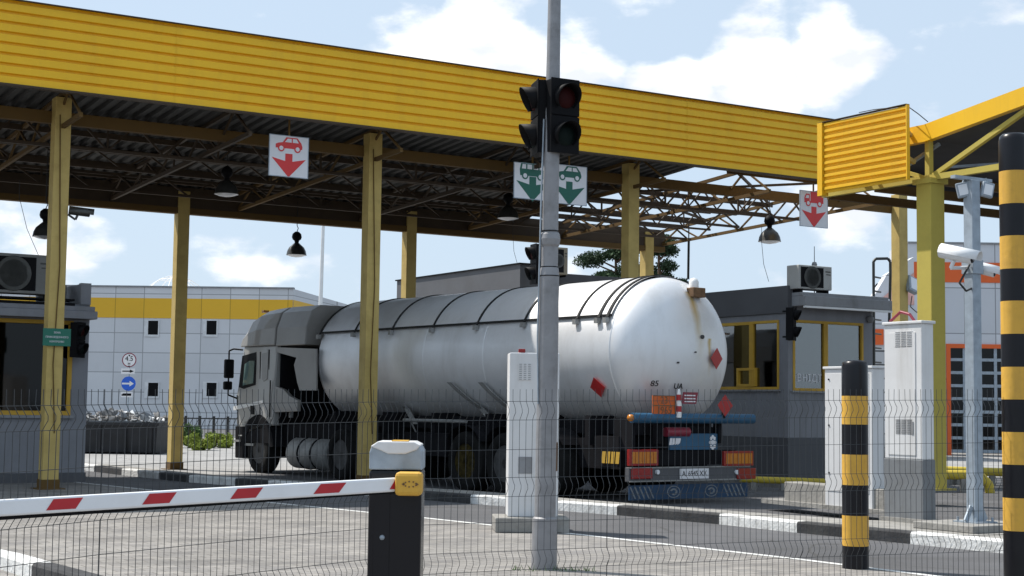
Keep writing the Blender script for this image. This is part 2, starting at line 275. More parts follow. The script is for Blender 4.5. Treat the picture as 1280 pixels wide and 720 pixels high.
# ------------------------------------------------------------------ mesh building
class MB:
    def __init__(s): s.v = []; s.f = []; s.mi = []; s.sm = []
    def add(s, vs, fs, mi=0, smooth=False, T=None):
        k = len(s.v)
        for p in vs:
            p = Vector(p); s.v.append(tuple(T @ p) if T is not None else tuple(p))
        for f in fs:
            s.f.append(tuple(i + k for i in f)); s.mi.append(mi); s.sm.append(smooth)
        return s
    def box(s, x0, x1, y0, y1, z0, z1, mi=0, T=None):
        vs = [(x, y, z) for z in (z0, z1) for y in (y0, y1) for x in (x0, x1)]
        return s.add(vs, [(0, 2, 3, 1), (4, 5, 7, 6), (0, 1, 5, 4), (2, 6, 7, 3), (0, 4, 6, 2), (1, 3, 7, 5)], mi, False, T)
    def hexa(s, pts, mi=0):
        return s.add(pts, [(0, 3, 2, 1), (4, 5, 6, 7), (0, 1, 5, 4), (1, 2, 6, 5), (2, 3, 7, 6), (3, 0, 4, 7)], mi)
    def tube(s, p0, p1, r0, r1=None, n=12, mi=0, cap=True, smooth=True):
        p0, p1 = Vector(p0), Vector(p1); r1 = r0 if r1 is None else r1
        d = (p1 - p0).normalized(); a = d.orthogonal().normalized(); b = d.cross(a)
        vs = []
        for p, r in ((p0, r0), (p1, r1)):
            for i in range(n):
                t = 2 * math.pi * i / n; vs.append(p + a * (r * math.cos(t)) + b * (r * math.sin(t)))
        fs = [(i, (i + 1) % n, n + (i + 1) % n, n + i) for i in range(n)]
        s.add(vs, fs, mi, smooth)
        if cap:
            s.add(vs[:n], [tuple(reversed(range(n)))], mi); s.add(vs[n:], [tuple(range(n))], mi)
        return s
    def path(s, pts, r, n=8, mi=0):
        for a, b in zip(pts[:-1], pts[1:]): s.tube(a, b, r, r, n, mi)
        return s
    def beam(s, p0, p1, w, h, mi=0, up=(0, 0, 1)):
        p0, p1 = Vector(p0), Vector(p1); d = (p1 - p0).normalized(); up = Vector(up)
        if abs(d.dot(up)) > 0.99: up = Vector((0, 1, 0))
        a = d.cross(up).normalized() * w / 2; b = a.cross(d).normalized() * h / 2
        return s.hexa([p0 - a - b, p0 + a - b, p0 + a + b, p0 - a + b, p1 - a - b, p1 + a - b, p1 + a + b, p1 - a + b], mi)
    def lathe(s, prof, n=24, T=None, mi=0, smooth=True):
        vs = []; fs = []
        for r, z in prof:
            for i in range(n):
                t = 2 * math.pi * i / n; vs.append((r * math.cos(t), r * math.sin(t), z))
        for j in range(len(prof) - 1):
            for i in range(n):
                k = (i + 1) % n; fs.append((j * n + i, j * n + k, (j + 1) * n + k, (j + 1) * n + i))
        s.add(vs, fs, mi, smooth, T)
        if prof[0][0] > 1e-4: s.add(vs[:n], [tuple(reversed(range(n)))], mi, False, T)
        if prof[-1][0] > 1e-4: s.add(vs[-n:], [tuple(range(n))], mi, False, T)
        return s
    def prism(s, poly, y0, y1, mi=0, T=None):
        """outline in XZ pushed along Y"""
        n = len(poly)
        ar = sum(poly[i][0] * poly[(i + 1) % n][1] - poly[(i + 1) % n][0] * poly[i][1] for i in range(n))
        if ar < 0: poly = poly[::-1]
        vs = [(x, y0, z) for x, z in poly] + [(x, y1, z) for x, z in poly]
        fs = [tuple(range(n)), tuple(reversed(range(n, 2 * n)))] + [(i, i + n, (i + 1) % n + n, (i + 1) % n) for i in range(n)]
        return s.add(vs, fs, mi, False, T)
    def grid(s, fn, nu, nv, mi=0, smooth=True):
        vs = [fn(i / nu, j / nv) for j in range(nv + 1) for i in range(nu + 1)]
        fs = [(j * (nu + 1) + i, j * (nu + 1) + i + 1, (j + 1) * (nu + 1) + i + 1, (j + 1) * (nu + 1) + i) for j in range(nv) for i in range(nu)]
        return s.add(vs, fs, mi, smooth)
    def build(s, name, m, parent=None, bevel=0.0, loc=None, rz=0.0):
        me = bpy.data.meshes.new(name); me.from_pydata(s.v, [], s.f)
        for mm in (m if isinstance(m, (list, tuple)) else [m]): me.materials.append(mm)
        me.polygons.foreach_set('material_index', s.mi); me.polygons.foreach_set('use_smooth', s.sm)
        me.update()
        o = bpy.data.objects.new(name, me); COL.objects.link(o)
        if parent is not None: o.parent = parent
        if loc is not None: o.location = loc
        o.rotation_euler.z = rz
        if bevel > 0:
            b = o.modifiers.new('edges', 'BEVEL'); b.width = bevel; b.segments = 2; b.limit_method = 'ANGLE'; b.angle_limit = R(40)
        return o

def tag(o, label=None, cat=None, group=None, kind=None):
    for k, v in (('label', label), ('category', cat), ('group', group), ('kind', kind)):
        if v: o[k] = v
    return o
def thing(name, label, cat, loc=(0, 0, 0), rz=0.0, group=None):
    o = bpy.data.objects.new(name, None); o.empty_display_size = 0.2; COL.objects.link(o)
    o.location = loc; o.rotation_euler.z = rz
    return tag(o, label, cat, group)
def struct(name, mb, m, **k):
    o = mb.build(name, m, **k); o['kind'] = 'structure'; return o
def dup(root, loc, rz, label, group=None):
    r = root.copy(); COL.objects.link(r); r.location = loc; r.rotation_euler.z = rz; r['label'] = label
    if group: r['group'] = group
    for ch in list(root.children):
        c = ch.copy(); COL.objects.link(c); c.parent = r
        for g in list(ch.children):
            d = g.copy(); COL.objects.link(d); d.parent = c
    return r
def text_geo(txt, size, depth=0.004, align='CENTER', spacing=1.0):
    cu = bpy.data.curves.new('lettering', 'FONT'); cu.body = txt; cu.size = size; cu.extrude = depth / 2
    cu.align_x = align; cu.align_y = 'CENTER'; cu.space_character = spacing; cu.resolution_u = 3
    ob = bpy.data.objects.new('lettering', cu); COL.objects.link(ob)
    dg = bpy.context.evaluated_depsgraph_get(); dg.update()
    me = bpy.data.meshes.new_from_object(ob.evaluated_get(dg))
    vs = [v.co.copy() for v in me.vertices]; fs = [tuple(p.vertices) for p in me.polygons]
    bpy.data.objects.remove(ob); bpy.data.curves.remove(cu); bpy.data.meshes.remove(me)
    return vs, fs
FACE_MY = Matrix.Rotation(R(90), 4, 'X')                       # lettering that faces local -Y
FACE_MX = Matrix.Rotation(R(-90), 4, 'Z') @ Matrix.Rotation(R(90), 4, 'X')   # lettering that faces local -X
def T3(x, y, z): return Matrix.Translation((x, y, z))

# ------------------------------------------------------------------ sky, sun
w = bpy.data.worlds.new('World'); SC.world = w; w.use_nodes = True
nt = w.node_tree; N = nt.nodes; L = nt.links
bg = N['Background']; bg.inputs['Strength'].default_value = 0.088
SUN_EL, SUN_H = R(56), Vector((-0.88, 0.47, 0)).normalized()
to_sun = Vector((SUN_H.x * math.cos(SUN_EL), SUN_H.y * math.cos(SUN_EL), math.sin(SUN_EL)))
sky = N.new('ShaderNodeTexSky'); sky.sky_type = 'NISHITA'; sky.sun_disc = False
sky.sun_elevation = SUN_EL; sky.sun_rotation = math.atan2(SUN_H.x, SUN_H.y); sky.air_density = 1.0; sky.dust_density = 1.5; sky.ozone_density = 1.2
tc = N.new('ShaderNodeTexCoord'); dirv = N.new('ShaderNodeVectorMath'); dirv.operation = 'NORMALIZE'
L.new(tc.outputs['Generated'], dirv.inputs[0])
mp = N.new('ShaderNodeMapping'); mp.inputs['Scale'].default_value = (1, 1, 1.9); L.new(dirv.outputs[0], mp.inputs['Vector'])
n1 = N.new('ShaderNodeTexNoise'); n1.inputs['Scale'].default_value = 13; n1.inputs['Detail'].default_value = 10; n1.inputs['Roughness'].default_value = 0.55
L.new(mp.outputs[0], n1.inputs['Vector'])
n2 = N.new('ShaderNodeTexNoise'); n2.inputs['Scale'].default_value = 4.5; n2.inputs['Detail'].default_value = 4
L.new(mp.outputs[0], n2.inputs['Vector'])
acc = None
for px, py, rad, amp in ((520, 95, 0.075, .8), (600, 55, 0.05, 1.1), (690, 90, 0.05, .9), (850, 125, 0.04, 1.0), (950, 85, 0.05, 1.2), (1030, 70, 0.045, 1.2), (1150, 150, 0.03, .5),
                         (330, 12, 0.03, .35), (1260, 25, 0.03, .6), (60, 330, 0.08, .6), (280, 330, 0.07, .45), (960, 300, 0.05, .4), (1040, 250, .05, .5), (20, 270, .05, .5)):
    d = ray(px, py).normalized()
    ds = N.new('ShaderNodeVectorMath'); ds.operation = 'DISTANCE'; L.new(dirv.outputs[0], ds.inputs[0]); ds.inputs[1].default_value = d
    v = rot_math(N, L, 'MULTIPLY', rot_math(N, L, 'SUBTRACT', 1.0, rot_math(N, L, 'DIVIDE', ds.outputs['Value'], rad), True), amp)
    acc = v if acc is None else rot_math(N, L, 'MAXIMUM', acc, v)
edge = rot_math(N, L, 'MULTIPLY', rot_math(N, L, 'SUBTRACT', n1.outputs['Fac'], 0.5), 2.2)
far = rot_math(N, L, 'MULTIPLY', rot_math(N, L, 'SUBTRACT', n2.outputs['Fac'], 0.60), 1.2)
cl = rot_math(N, L, 'ADD', rot_math(N, L, 'ADD', acc, edge), far)
cm = N.new('ShaderNodeMapRange'); cm.interpolation_type = 'SMOOTHSTEP'; cm.inputs['From Min'].default_value = 0.12; cm.inputs['From Max'].default_value = 0.55
L.new(cl, cm.inputs['Value'])
veil = N.new('ShaderNodeMix'); veil.data_type = 'RGBA'; veil.inputs['Factor'].default_value = 0.78
L.new(sky.outputs[0], veil.inputs['A']); veil.inputs['B'].default_value = (6.4, 7.8, 9.4, 1)
shade = N.new('ShaderNodeMix'); shade.data_type = 'RGBA'
n3 = N.new('ShaderNodeTexNoise'); n3.inputs['Scale'].default_value = 18; n3.inputs['Detail'].default_value = 6; L.new(mp.outputs[0], n3.inputs['Vector'])
s3 = N.new('ShaderNodeMapRange'); s3.inputs['From Min'].default_value = 0.42; s3.inputs['From Max'].default_value = 0.6; L.new(n3.outputs['Fac'], s3.inputs['Value'])
L.new(s3.outputs['Result'], shade.inputs['Factor']); shade.inputs['A'].default_value = (8.4, 8.8, 9.6, 1); shade.inputs['B'].default_value = (11.8, 11.8, 11.8, 1)
cmix = N.new('ShaderNodeMix'); cmix.data_type = 'RGBA'; L.new(cm.outputs['Result'], cmix.inputs['Factor'])
L.new(veil.outputs['Result'], cmix.inputs['A']); L.new(shade.outputs['Result'], cmix.inputs['B'])
L.new(cmix.outputs['Result'], bg.inputs['Color'])

sl = bpy.data.lights.new('sun', 'SUN'); sl.energy = 4.6; sl.angle = R(0.6); sl.color = (1.0, 0.95, 0.88)
so = bpy.data.objects.new('sun', sl); COL.objects.link(so); so.rotation_euler = to_sun.to_track_quat('Z', 'Y').to_euler()
so.location = (0, 0, 40)
SC.view_settings.view_transform = 'Standard'; SC.view_settings.look = 'None'; SC.view_settings.exposure = 0.32; SC.view_settings.gamma = 1.0

# ------------------------------------------------------------------ axes of the place
A = math.atan2(0.522, 0.853)            # the fascia runs along u, the lanes along v
U = Vector((0.853, 0.522, 0)); V = Vector((-0.522, 0.853, 0))
C0 = Vector((-7.43, 24.92, 0))
CF = Frame(C0.x, C0.y, 0, A)            # canopy frame: x along fascia, y away from the camera

# ------------------------------------------------------------------ ground
def sheet(pts, z):
    mb = MB(); mb.add([(p[0], p[1], z) for p in pts], [tuple(range(len(pts)))]); return mb
g = MB(); g.grid(lambda u, v: (-900 + 1800 * u, -300 + 1900 * v, 0), 6, 6)
struct('ground', g, M['asphalt'])
apron_pts = [(-60, 31.5), (-8.9, 31.9), (-5.9, 30.6), (2, 38), (9.5, 33.5), (30, 46), (40, 64), (-60, 64)]
struct('concrete_road', sheet(apron_pts, 0.004), M['apron'])
LN = [(-14.0, 34.2), (-8.3, 27.9), (-3.25, 21.96), (-1.07, 19.51), (0.9, 17.1), (2.76, 14.70), (3.42, 13.72), (5.5, 10.6)]
pv = [(-40, 34.2)] + LN + [(8, 4), (8, -20), (-40, -20)]
struct('paved_forecourt', sheet(pv, 0.004), M['pavers'])
def ribbon(pts, w, z):
    mb = MB(); P = [Vector((p[0], p[1], 0)) for p in pts]; vs = []
    for i, p in enumerate(P):
        d = (P[min(i + 1, len(P) - 1)] - P[max(i - 1, 0)]).normalized(); n = Vector((-d.y, d.x, 0)) * w / 2
        vs += [(p.x - n.x, p.y - n.y, z), (p.x + n.x, p.y + n.y, z)]
    mb.add(vs, [(2 * i, 2 * i + 2, 2 * i + 3, 2 * i + 1) for i in range(len(P) - 1)]); return mb
struct('road_line', ribbon(LN[1:], 0.10, 0.008), M['line'])

def kerb(name, pts, cuts, first_white, wid=0.16, h=0.13):
    """painted kerb; cuts = list of arc lengths where the paint changes"""
    P = [Vector((p[0], p[1], 0)) for p in pts]; mb = MB(); tot = 0; white = first_white; ci = 0
    for a, b in zip(P[:-1], P[1:]):
        ln = (b - a).length; d = (b - a).normalized(); n = Vector((-d.y, d.x, 0)); s0 = 0.0
        if n.y < 0: n = -n
        while s0 < ln - 1e-6:
            nxt = cuts[ci] - tot if ci < len(cuts) else 1e9
            s1 = min(ln, max(nxt, s0 + 0.01)); p, q = a + d * s0, a + d * s1
            nn = n * wid; z = Vector((0, 0, h)); c = n * 0.015; zz = Vector((0, 0, h - 0.02))
            lower = [p, q, q + nn, p + nn]
            mb.add([p, q, q + zz, p + zz, q + c + z, p + c + z, q + nn + z, p + nn + z, p + nn, q + nn],
                   [(0, 1, 2, 3), (3, 2, 4, 5), (5, 4, 6, 7), (7, 6, 9, 8), (0, 3, 5, 7, 8), (1, 9, 6, 4, 2)], 0 if white else 1)
            s0 = s1
            if ci < len(cuts) and abs(tot + s0 - cuts[ci]) < 0.02: white = not white; ci += 1
        tot += ln
    return struct(name, mb, [M['kwhite'], M['kblack']])
KP = [ground(*p) for p in ((60, 583), (104, 588), (152, 594), (236, 603), (330, 610), (530, 625), (771, 644), (900, 655.5), (996, 666), (1138, 680), (1256, 692), (1330, 701))]
def arc_at(px):
    xs = (60, 104, 152, 236, 330, 530, 771, 900, 996, 1138, 1256, 1330); t = 0
    for i in range(len(xs) - 1):
        l = (KP[i + 1] - KP[i]).length
        if px <= xs[i + 1]: return t + l * (px - xs[i]) / (xs[i + 1] - xs[i])
        t += l
    return t
kerb('kerb', KP, [arc_at(x) for x in (118, 152, 200, 236, 295, 335, 395, 440, 500, 594, 650, 700, 771, 899, 996, 1138)], True)
kl = [ground(-60, 706.0), ground(0, 713.0), ground(38, 722), ground(140, 742), ground(240, 765)]
k2 = MB()
kerb('kerb_front', [(-6.2, 15.3), (-4.25, 12.97), (-3.72, 12.2), (-3.0, 11.2), (-2.2, 10.0)], [3.9], True)
# raised islands behind the kerb
off = lambda p, d: (p[0] + 0.81 * d, p[1] + 0.59 * d)
isl = [off(p, 0.155) for p in KP[1:]]
back = [(11.5, 15.5), (11.5, 22.5), (8.6, 26.0), (6.2, 25.4), (4.0, 22.4), (3.0, 20.6), (1.6, 21.9), (-1.0, 24.5), (-3.2, 26.6), (-1.9, 29.3), (-3.6, 31.5), (-4.9, 29.6), (-6.9, 32.4), (-8.4, 34.0)]
mb = MB(); n = len(isl)
# island sheet as a strip close behind the kerb
strip_w = [0.5, .55, .55, .55, .9, .6, .7, 1.0, 2.2, 4.2, 5.5, 5.5]
outer = [off(p, wv) for p, wv in zip(KP[1:], strip_w)]
vs = [(p[0], p[1], 0.12) for p in isl] + [(p[0], p[1], 0.12) for p in outer] + [(p[0], p[1], 0.0) for p in outer]
m_ = len(isl)
mb.add(vs, [(i, i + 1, m_ + i + 1, m_ + i) for i in range(m_ - 1)] + [(m_ + i, m_ + i + 1, 2 * m_ + i + 1, 2 * m_ + i) for i in range(m_ - 1)])
struct('pavement', mb, M['concrete'])

# island that carries the right-hand booth
BF = Frame(5.23, 29.02, 0, A)
mb = MB(); mb.box(-0.6, 4.6, -0.5, 9.5, 0.0, 0.14, T=BF.m)
struct('booth_pavement', mb, M['concrete'])

# ------------------------------------------------------------------ corrugated sheeting
def rib_profile(h, pitch, depth, kind):
    """(offset, z) points up the sheet"""
    pts = []; n = max(1, round(h / pitch)); p = h / n
    for i in range(n):
        z = i * p
        if kind == 'groove': pts += [(0, z), (0, z + p * 0.68), (depth, z + p * 0.78), (depth, z + p * 0.92)]
        else: pts += [(0, z), (0, z + p * 0.38), (depth, z + p * 0.5), (depth, z + p * 0.88)]
    pts.append((0, h)); return pts
def corrugated(mb, x0, x1, y, z0, h, pitch=0.145, depth=0.028, kind='groove', nseg=1, mi=0, sgn=1):
    pr = rib_profile(h, pitch, depth, kind)
    for k in range(nseg):
        a = x0 + (x1 - x0) * k / nseg; b = x0 + (x1 - x0) * (k + 1) / nseg
        dy = 0.004 * (k % 2)
        vs = [(a, y + sgn * (o_ + dy), z0 + z) for o_, z in pr] + [(b, y + sgn * (o_ + dy), z0 + z) for o_, z in pr]; n_ = len(pr)
        mb.add(vs, [(i, n_ + i, n_ + i + 1, i + 1) for i in range(n_ - 1)], mi)

# ------------------------------------------------------------------ main canopy
fb = (CF.loc(0, 105, 1, -1.3).z + CF.loc(1020, 222, 1, -1.3).z) / 2
ft = (CF.loc(0, 2, 1, -1.3).z + CF.loc(1060, 150, 1, -1.3).z) / 2
colt = CF.loc(75, 148, 1, 0).z
print('fascia', fb, ft, 'col top', colt)
can = thing('customs_canopy', 'long yellow canopy with ribbed fascia over the left lanes, sheltering the tanker truck', 'canopy', C0, A)
XR = CF.loc(1100, 240, 1, -1.3).x
mb = MB(); corrugated(mb, -9, XR, -1.30, fb, ft - fb, 0.165, 0.050, 'groove', 5)
mb.box(-9, XR, -1.235, -1.20, fb, ft); mb.build('fascia', M['yellow'], can)
mb = MB(); mb.box(-9, XR, -1.345, -1.18, ft, ft + 0.018); mb.box(-9, XR, -1.33, -1.20, fb - 0.035, fb - 0.002); mb.build('fascia_trim', M['brsteel'], can)
BY = 6.66
def rz(y): return fb + 0.30 - (y + 1.3) * 0.062       # roof underside height
colx = [(0.0, 0.0), (5.68, 0.0), (11.5, 0.0), (17.9, 0.0)]
cb = [(CF.loc(218, 587, 1, BY).x, BY), (CF.loc(508, 500, 1, BY).x, BY), (CF.loc(808, 400, 1, BY).x, BY)]
colx[3] = (CF.loc(1125, 400, 1, 0).x, 0.0)
print('cols', colx, cb)
for i, (x, y) in enumerate(colx + cb):
    hw = 0.13; top = rz(y) - 0.10
    mb = MB(); mb.box(x - hw, x + hw, y - hw, y + hw, 0.02, top)
    c = mb.build('column', M['ysteel'], can, bevel=0.008)
    b = MB(); b.box(x - .22, x + .22, y - .22, y + .22, 0.0, 0.02); b.box(x - hw - .015, x + hw + .015, y - hw - .015, y + hw + .015, .02, .16)
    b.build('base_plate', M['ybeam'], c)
    if y == 0 and i < 2:
        d = MB(); d.path([(x + .03, -hw - .02, 0.9), (x - .03, -hw - .02, 2.0), (x + .02, -hw - .02, 3.6), (x - .06, -hw - .02, top - .3)], 0.009, 6); d.build('conduit', M['ybeam'], c)
# sheets with ribs running along y
XS = 13.2
mb = MB()
pitch = 0.23; nx = int((XS + 9) / pitch); vs = []; prof = []
for k in range(nx + 1):
    x = -9 + k * pitch
    prof += [(x, 0), (x + pitch * .45, 0), (x + pitch * .58, .055), (x + pitch * .87, .055)]
def ye(x): return BY + 0.35
n_ = len(prof)
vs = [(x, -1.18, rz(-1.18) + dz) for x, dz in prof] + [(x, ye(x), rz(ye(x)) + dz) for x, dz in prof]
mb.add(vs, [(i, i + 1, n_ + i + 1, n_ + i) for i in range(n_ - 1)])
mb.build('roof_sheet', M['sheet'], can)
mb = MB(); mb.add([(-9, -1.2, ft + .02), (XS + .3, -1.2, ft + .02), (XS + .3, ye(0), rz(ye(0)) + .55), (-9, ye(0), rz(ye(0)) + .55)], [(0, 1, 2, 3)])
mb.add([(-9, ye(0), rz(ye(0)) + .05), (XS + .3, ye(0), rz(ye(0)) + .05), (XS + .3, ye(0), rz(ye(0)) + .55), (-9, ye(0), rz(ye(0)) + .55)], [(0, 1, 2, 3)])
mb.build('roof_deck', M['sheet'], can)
XE = cb[2][0] + 0.5
def along(y, w_, h_, dz, mname, x0=-9, x1=None, name='beam'):
    mb = MB(); z = rz(y) + dz; mb.box(x0, x1 if x1 is not None else XE, y - w_ / 2, y + w_ / 2, z - h_, z); return mb.build(name, M[mname], can)
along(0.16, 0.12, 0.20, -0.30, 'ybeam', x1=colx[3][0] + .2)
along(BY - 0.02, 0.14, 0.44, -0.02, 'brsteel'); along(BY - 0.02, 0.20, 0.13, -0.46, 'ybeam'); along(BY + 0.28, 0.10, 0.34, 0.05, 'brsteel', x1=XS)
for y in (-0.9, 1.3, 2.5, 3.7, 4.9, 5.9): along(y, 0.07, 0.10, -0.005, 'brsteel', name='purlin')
for y in (-.6, 1.9, 4.3):
    pass
# lattice trusses along the canopy
def lattice(p0, p1, h, m, n=8, w=0.06, name='truss', top=True):
    p0, p1 = Vector(p0), Vector(p1); mb = MB(); up = Vector((0, 0, h))
    mb.beam(p0, p1, w, w)
    if top: mb.beam(p0 + up, p1 + up, w, w)
    for i in range(n):
        a = p0.lerp(p1, i / n); b = p0.lerp(p1, (i + 1) / n); mid = (a + b) / 2
        mb.beam(a, mid + up, w * .6, w * .6); mb.beam(mid + up, b, w * .6, w * .6)
        if i % 2 == 0: mb.beam(a, a + up, w * .6, w * .6)
    return mb.build(name, m, can)
for y in (1.2, 3.6, 5.6):
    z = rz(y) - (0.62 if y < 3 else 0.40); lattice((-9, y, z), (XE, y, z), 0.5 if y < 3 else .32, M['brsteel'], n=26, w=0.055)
for y in (-1.0, 2.4, 4.7):
    z = rz(y) - 0.30; lattice((XS, y, z), (XE + (2.0 if y < 0 else 0), y, z), 0.42, M['brsteel'], n=5, w=0.045)
# cross trusses over the column lines
for x in (-5.6, 0.0, 2.84, 5.68, 8.6, 11.5, 14.2, XE - 0.05):
    a = Vector((x, -1.15, rz(-1.15) - .62)); b = Vector((x, BY, rz(BY) - .40)); mb = MB(); mb.beam(a, b, .06, .07)
    mb.beam((x, -1.15, rz(-1.15) - .05), (x, BY, rz(BY) - .05), .06, .07)
    for i in range(5):
        p = a.lerp(b, i / 5); q = a.lerp(b, (i + 1) / 5); m2 = (p + q) / 2; t = Vector((m2.x, m2.y, rz(m2.y) - .06))
        mb.beam(p, t, .035, .035); mb.beam(t, q, .035, .035)
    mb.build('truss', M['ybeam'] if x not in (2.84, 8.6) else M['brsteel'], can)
# flat roof bracing at the open end
mb = MB()
for (a, b) in (((XS, -1.0), (XE, 2.4)), ((XS, 2.4), (XE, 4.7)), ((XE, -1.0), (XS, 2.4)), ((XS, 4.7), (XE, BY))):
    mb.beam((a[0], a[1], rz(a[1]) - .1), (b[0], b[1], rz(b[1]) - .1), .05, .05)
mb.build('bracing', M['brsteel'], can)

# ------------------------------------------------------------------ right canopy
KO = ground(1166, 622, 0.12)
KF = Frame(KO.x, KO.y, 0, A)
ck = thing('side_canopy', 'dark canopy at the right edge with yellow rafter edge and olive yellow column', 'canopy', KO, A)
zc = KF.loc(1153, 234, 0, 0).z                      # bottom chord
zr0 = KF.loc(1160, 187, 0, -.05).z; zr1 = KF.loc(1279, 144, 0, -.05).z; yr1 = KF.loc(1279, 144, 0, -.05).y
sl_ = (zr1 - zr0) / yr1
print('right canopy', zc, zr0, zr1, yr1)
mb = MB(); mb.box(-.15, .15, -.15, .15, .14, zc - .04); c = mb.build('column', M['yolive'], ck, bevel=0.01)
b = MB(); b.box(-.25, .25, -.25, .25, .12, .145); b.build('base_plate', M['yolive'], c)
b = MB(); b.box(-.19, .19, -.19, .19, zc - .10, zc - .02); b.build('column_cap', M['yolive'], c)
def rline(y, dz): return zr0 + sl_ * y + dz
Y0, Y1 = -5.5, 0.0
fh = .27
mb = MB(); mb.hexa([(-.12, Y0, rline(Y0, 0)), (.0, Y0, rline(Y0, 0)), (.0, Y0, rline(Y0, fh)), (-.12, Y0, rline(Y0, fh)),
                    (-.12, Y1, rline(0, 0)), (.0, Y1, rline(0, 0)), (.0, Y1, rline(0, fh)), (-.12, Y1, rline(0, fh))])
mb.hexa([(-.12, 0, zr0), (0, 0, zr0), (0, 0, zr0 + fh), (-.12, 0, zr0 + fh), (-.12, 2.3, zr0 - .02), (0, 2.3, zr0 - .02), (0, 2.3, zr0 + fh - .02), (-.12, 2.3, zr0 + fh - .02)])
mb.build('edge_fascia', M['yellow'], ck)
mb = MB()
mb.add([(.01, Y0, rline(Y0, .03)), (8, Y0, rline(Y0, .03)), (8, 0, rline(0, .03)), (.01, 0, rline(0, .03)), (8, 2.4, zr0 + .0), (.01, 2.4, zr0 + .0)], [(0, 1, 2, 3), (3, 2, 4, 5)])
mb.add([(.01, Y0, rline(Y0, .2)), (8, Y0, rline(Y0, .2)), (8, 0, rline(0, .2)), (.01, 0, rline(0, .2)), (8, 2.4, zr0 + .2), (.01, 2.4, zr0 + .2)], [(0, 1, 2, 3), (3, 2, 4, 5)])
mb.box(.01, 8, 2.41, 2.5, zr0 - .35, zr0 + .2)
mb.build('roof_sheet', M['roofdark'], ck)
mb = MB(); mb.beam((-.02, Y0, zc), (-.02, 2.35, zc), .09, .09)
mb.beam((-.02, 0, zc), (-.02, 0, zr0 + .05), .09, .09); mb.beam((-.02, -.1, zc + .03), (-.02, -2.0, rline(-2.0, -.02)), .07, .07)
mb.beam((-.02, -2.0, rline(-2.0, -.02)), (-.02, -3.9, zc + .03), .07, .07)
mb.beam((-.02, .1, zc + .02), (-.02, 1.6, zr0 - .02), .06, .06)
mb.build('edge_truss', M['yolive'], ck)
mb = MB(); mb.beam((.1, 1.2, zc + .05), (.1, -.1, zr0 - .03), .05, .05); mb.beam((.3, 0, zc + .2), (3.5, -.8, zr0 + .02), .04, .04); mb.build('brace', M['galv'], ck)
for y in (0.1, 1.2, 2.3):
    mb = MB(); mb.box(.05, 8, y - .05, y + .05, zc - .07, zc + .07); mb.build('beam', M['ybeam'], ck)
# the short corrugated return panel
pr_ = KF.loc(1135, 143, 0, -0.45); 
zp1 = KF.loc(1135, 142.5, 0, -.5).z; zp0 = KF.loc(1135, 235, 0, -.5).z
ya = KF.loc(1135, 190, 0, -.5).y; yb = KF.loc(1027, 200, 0, -.5).y
zq1 = KF.loc(1027, 163, 0, -.5).z; zq0 = KF.loc(1027, 251, 0, -.5).z
print('panel', zp0, zp1, zq0, zq1, ya, yb)
pz0, pz1 = (zp0 + zq0) / 2, (zp1 + zq1) / 2
mb = MB(); pr = rib_profile(pz1 - pz0, 0.108, 0.035, 'wave'); n_ = len(pr)
mb.add([(-.5 + o_ * -1, ya, pz0 + z) for o_, z in pr] + [(-.5 - o_, yb - .09, pz0 + z) for o_, z in pr], [(i, i + 1, n_ + i + 1, n_ + i) for i in range(n_ - 1)])
mb.box(-.495, -.485, ya, yb, pz0, pz1)
pn = mb.build('corrugated_panel', M['yellow_b'], ck)
mb = MB(); mb.box(-.56, -.42, yb - .07, yb + .04, pz0 - .04, pz1 + .01); mb.build('panel_edge', M['yellow_b'], pn)
mb = MB(); mb.box(-.545, -.48, ya - .02, ya, pz0, pz1 + .01); mb.build('panel_edge', M['yellow_b'], pn)
mb = MB(); mb.box(-.55, -.47, ya - .01, yb + .03, pz1 + .011, pz1 + .022); mb.build('panel_flashing', M['brsteel'], pn)
mb = MB()
for yy in (ya + .3, yb - .4): mb.beam((-.43, yy, pz0 + .5), (-.05, yy, pz0 + .35), .06, .06); mb.beam((-.43, yy, pz1 - .2), (-.05, yy, zr0 + .1), .05, .05)
mb.build('bracket', M['ysteel'], pn)
mb = MB(); mb.path([KF.i @ at(1074, 149, 27.0), KF.i @ at(1092, 146, 25), KF.i @ at(1134, 142, 23.6), KF.i @ at(1148, 152, 23.6), KF.i @ at(1160, 162, 23.6)], .008, 5); mb.build('cable', M['cable'], ck)

# ------------------------------------------------------------------ lane signs
def scale_poly(pts, cx, cz, s): return [(cx + x * s, cz + z * s) for x, z in pts]
ARROW = [(-.10, .36), (.10, .36), (.10, .16), (.48, .24), (0, -.26), (-.48, .24), (-.10, .16)]
def ell(cx, cz, r, n=14): return [(cx + r * math.cos(2 * math.pi * i / n), cz + r * math.sin(2 * math.pi * i / n)) for i in range(n)]
CAR = [(-.46, -.02), (-.46, .10), (-.38, .14), (-.22, .17), (-.10, .34), (.28, .34), (.42, .18), (.46, .06), (.45, -.02)]
CARW = [[(-.15, .18), (-.05, .30), (.08, .30), (.08, .18)], [(.12, .18), (.12, .30), (.25, .30), (.33, .18)]]
BUS = [(-.45, -.06), (-.47, .12), (-.42, .34), (.44, .34), (.47, .3), (.47, -.06)]
BUSW = [[(-.40, .15), (-.37, .29), (-.25, .29), (-.25, .15)], [(-.20, .15), (-.20, .29), (-.03, .29), (-.03, .15)], [(.02, .15), (.02, .29), (.19, .29), (.19, .15)], [(.24, .15), (.24, .29), (.40, .29), (.40, .15)]]
TRUCK = [(-.46, -.04), (-.46, .14), (-.38, .28), (-.20, .28), (-.20, .02), (-.16, .02), (-.16, .38), (.46, .38), (.46, -.04)]
TRUCKW = [[(-.41, .12), (-.36, .23), (-.25, .23), (-.25, .12)]]
